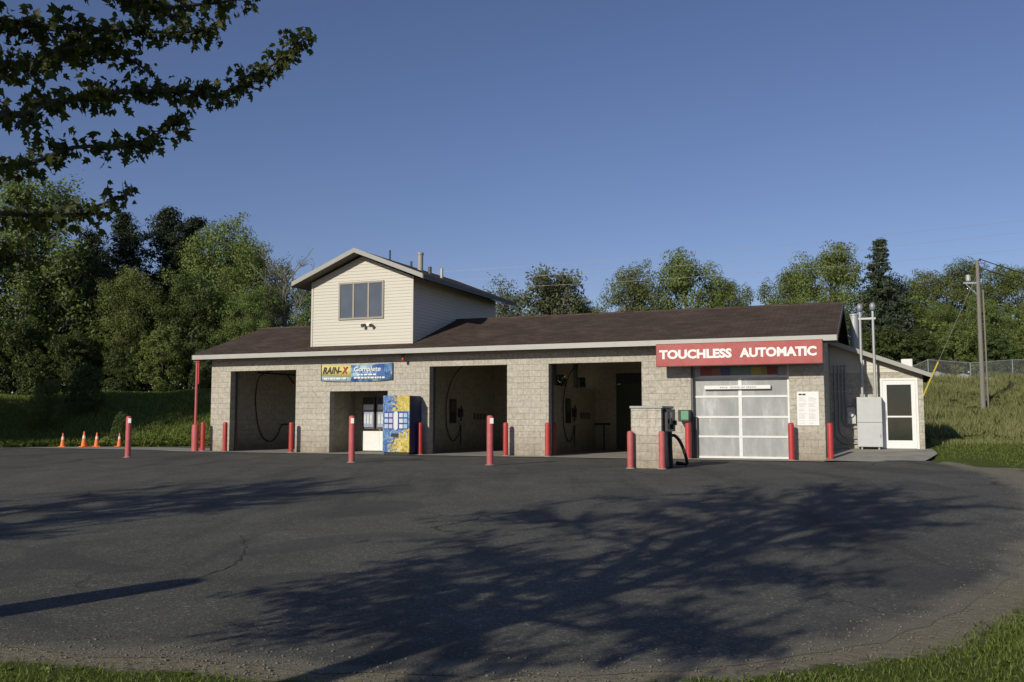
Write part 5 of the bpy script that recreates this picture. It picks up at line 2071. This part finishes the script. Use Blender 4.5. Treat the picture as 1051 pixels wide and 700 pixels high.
def keep_rv(x, y, r):
    s, d = sd(x, y)
    dd = pdist(x, y, OPEN_RIM, False)
    return (~inside(x, y, LOT)) & ((s > 3.1) | (d < -1.2)) & (r.random(len(x)) < np.clip((dd - 1.0) / 1.6, 0, 1) * (0.3 + 0.7 * cl(x, y, 0.6)))


P = scatter(rgn, 150000, 4, 28, 8.0, 36, keep_rv)
tag(blades('grass', P, rgn.uniform(0.04, 0.10, len(P)), rgn.uniform(0.012, 0.025, len(P)), M['grass'], 2, 1.0), 'mown green grass right of the lot', 'grass')


def keep_bank(x, y, r):
    s, d = sd(x, y)
    return (s > 3.0) & (y > 31 + 0.15 * abs(x - 14)) & (r.random(len(x)) < 0.6 + 0.4 * cl(x, y, 0.35))


P = scatter(rgn, 280000, 13, 42, 31, 64, keep_bank)
hh = rgn.uniform(0.14, 0.5, len(P)) * (0.55 + 0.7 * cl(P[:, 0], P[:, 1], 0.3)) * np.clip((P[:, 1] - 29) / 6, 0.25, 1)
tag(blades('tall_grass', P, hh, rgn.uniform(0.012, 0.028, len(P)), M['grass_dry'], 3, 0.6), 'rank tall grass on the bank below the fence', 'grass')


def keep_left(x, y, r):
    s, d = sd(x, y)
    return (s < -24.5) & (~inside(x, y, LOT)) & (r.random(len(x)) < 0.4 + 0.6 * cl(x, y, 0.35))


P = scatter(rgn, 80000, -40, -12, 41.4, 58, keep_left)
edge = np.exp(-((P[:, 1] - 42.6) / 0.9) ** 2)
hh = rgn.uniform(0.08, 0.20, len(P)) + edge * rgn.uniform(0.0, 0.5, len(P)) * cl(P[:, 0], P[:, 1], 0.9)
tag(blades('grass', P, hh, rgn.uniform(0.03, 0.06, len(P)), M['grass'], 4, 0.6), 'grass and weeds on the left slope', 'grass')

# ------------------------------------------------------------------ loose gravel along the broken rim, weeds in the verge
def gravel(name, n, seed, label):
    rg = np.random.default_rng(seed)
    k = rg.integers(0, len(OPEN_RIM) - 1, n * 3)
    A = np.array(OPEN_RIM)
    tt = rg.random(n * 3)[:, None]
    Q = A[k] + (A[k + 1] - A[k]) * tt + rg.normal(size=(n * 3, 2)) * 0.24
    Q = Q[(Q[:, 0] > -5) & (Q[:, 1] < 24)][:n]
    n = len(Q)
    s = 0.0035 + 0.010 * rg.random(n) ** 4
    octa = np.array([(1, 0, 0), (0, 1, 0), (-1, 0, 0), (0, -1, 0), (0, 0, .7), (0, 0, -.7)])
    V = octa[None] * s[:, None, None] * rg.uniform(0.6, 1.35, (n, 6, 1))
    a = rg.uniform(0, 6.28, n)
    c_, s_ = np.cos(a)[:, None], np.sin(a)[:, None]
    V = np.stack([V[:, :, 0] * c_ - V[:, :, 1] * s_, V[:, :, 0] * s_ + V[:, :, 1] * c_, V[:, :, 2]], -1)
    V += np.concatenate([Q, (base_z(Q[:, 0], Q[:, 1]) + 0.008)[:, None]], 1)[:, None, :]
    f = np.array([(0, 1, 4), (1, 2, 4), (2, 3, 4), (3, 0, 4), (1, 0, 5), (2, 1, 5), (3, 2, 5), (0, 3, 5)])
    F = (np.arange(n)[:, None, None] * 6 + f[None]).reshape(-1, 3)
    m = paint('gravel_stone', (0.17, 0.155, 0.125), 0.9, 0, 0.6, 14)
    tag(link(name, np_mesh(name, V.reshape(-1, 3), F, m)), label, 'gravel', None, 'stuff')


gravel('gravel', 5200, 91, 'loose gravel and grit scattered along the broken rim of the lot')


def weed_leaves(n, x0, x1, y0, y1, keep, size, seed, label, mat):
    rg = np.random.default_rng(seed)
    C = scatter(rg, n, x0, x1, y0, y1, keep)
    per = 9
    a = rg.uniform(0, 6.28, (len(C), per))
    e = rg.uniform(0.2, 0.9, (len(C), per))
    d = np.stack([np.cos(a) * np.cos(e), np.sin(a) * np.cos(e), np.sin(e)], -1)
    sz = size * rg.uniform(0.5, 1.3, (len(C), 1))
    P = (C[:, None, :] + d * sz[..., None] * 0.6).reshape(-1, 3)
    NR = (np.array([0, 0, 1.2]) - d * 0.7 + rg.normal(size=d.shape) * 0.25).reshape(-1, 3)
    o = link('weeds', leaf_cloud('weeds', P, NR, np.repeat(sz, per, 1).ravel() * 0.8, M[mat], 0.6, seed))
    tag(o, label, 'weeds', None, 'stuff')


weed_leaves(5200, -5, 7, 4.3, 8.5, keep_near, 0.045, 93, 'small broad leaved weeds and clover in the near verge', 'grass')
weed_leaves(2600, -34, -12, 41.6, 44.0, keep_left, 0.34, 94, 'broad leaved weeds along the foot of the left slope', 'grass')
weed_leaves(2600, 13, 42, 33, 62, keep_bank, 0.30, 95, 'darker weeds dotted over the bank', 'leaf_green')
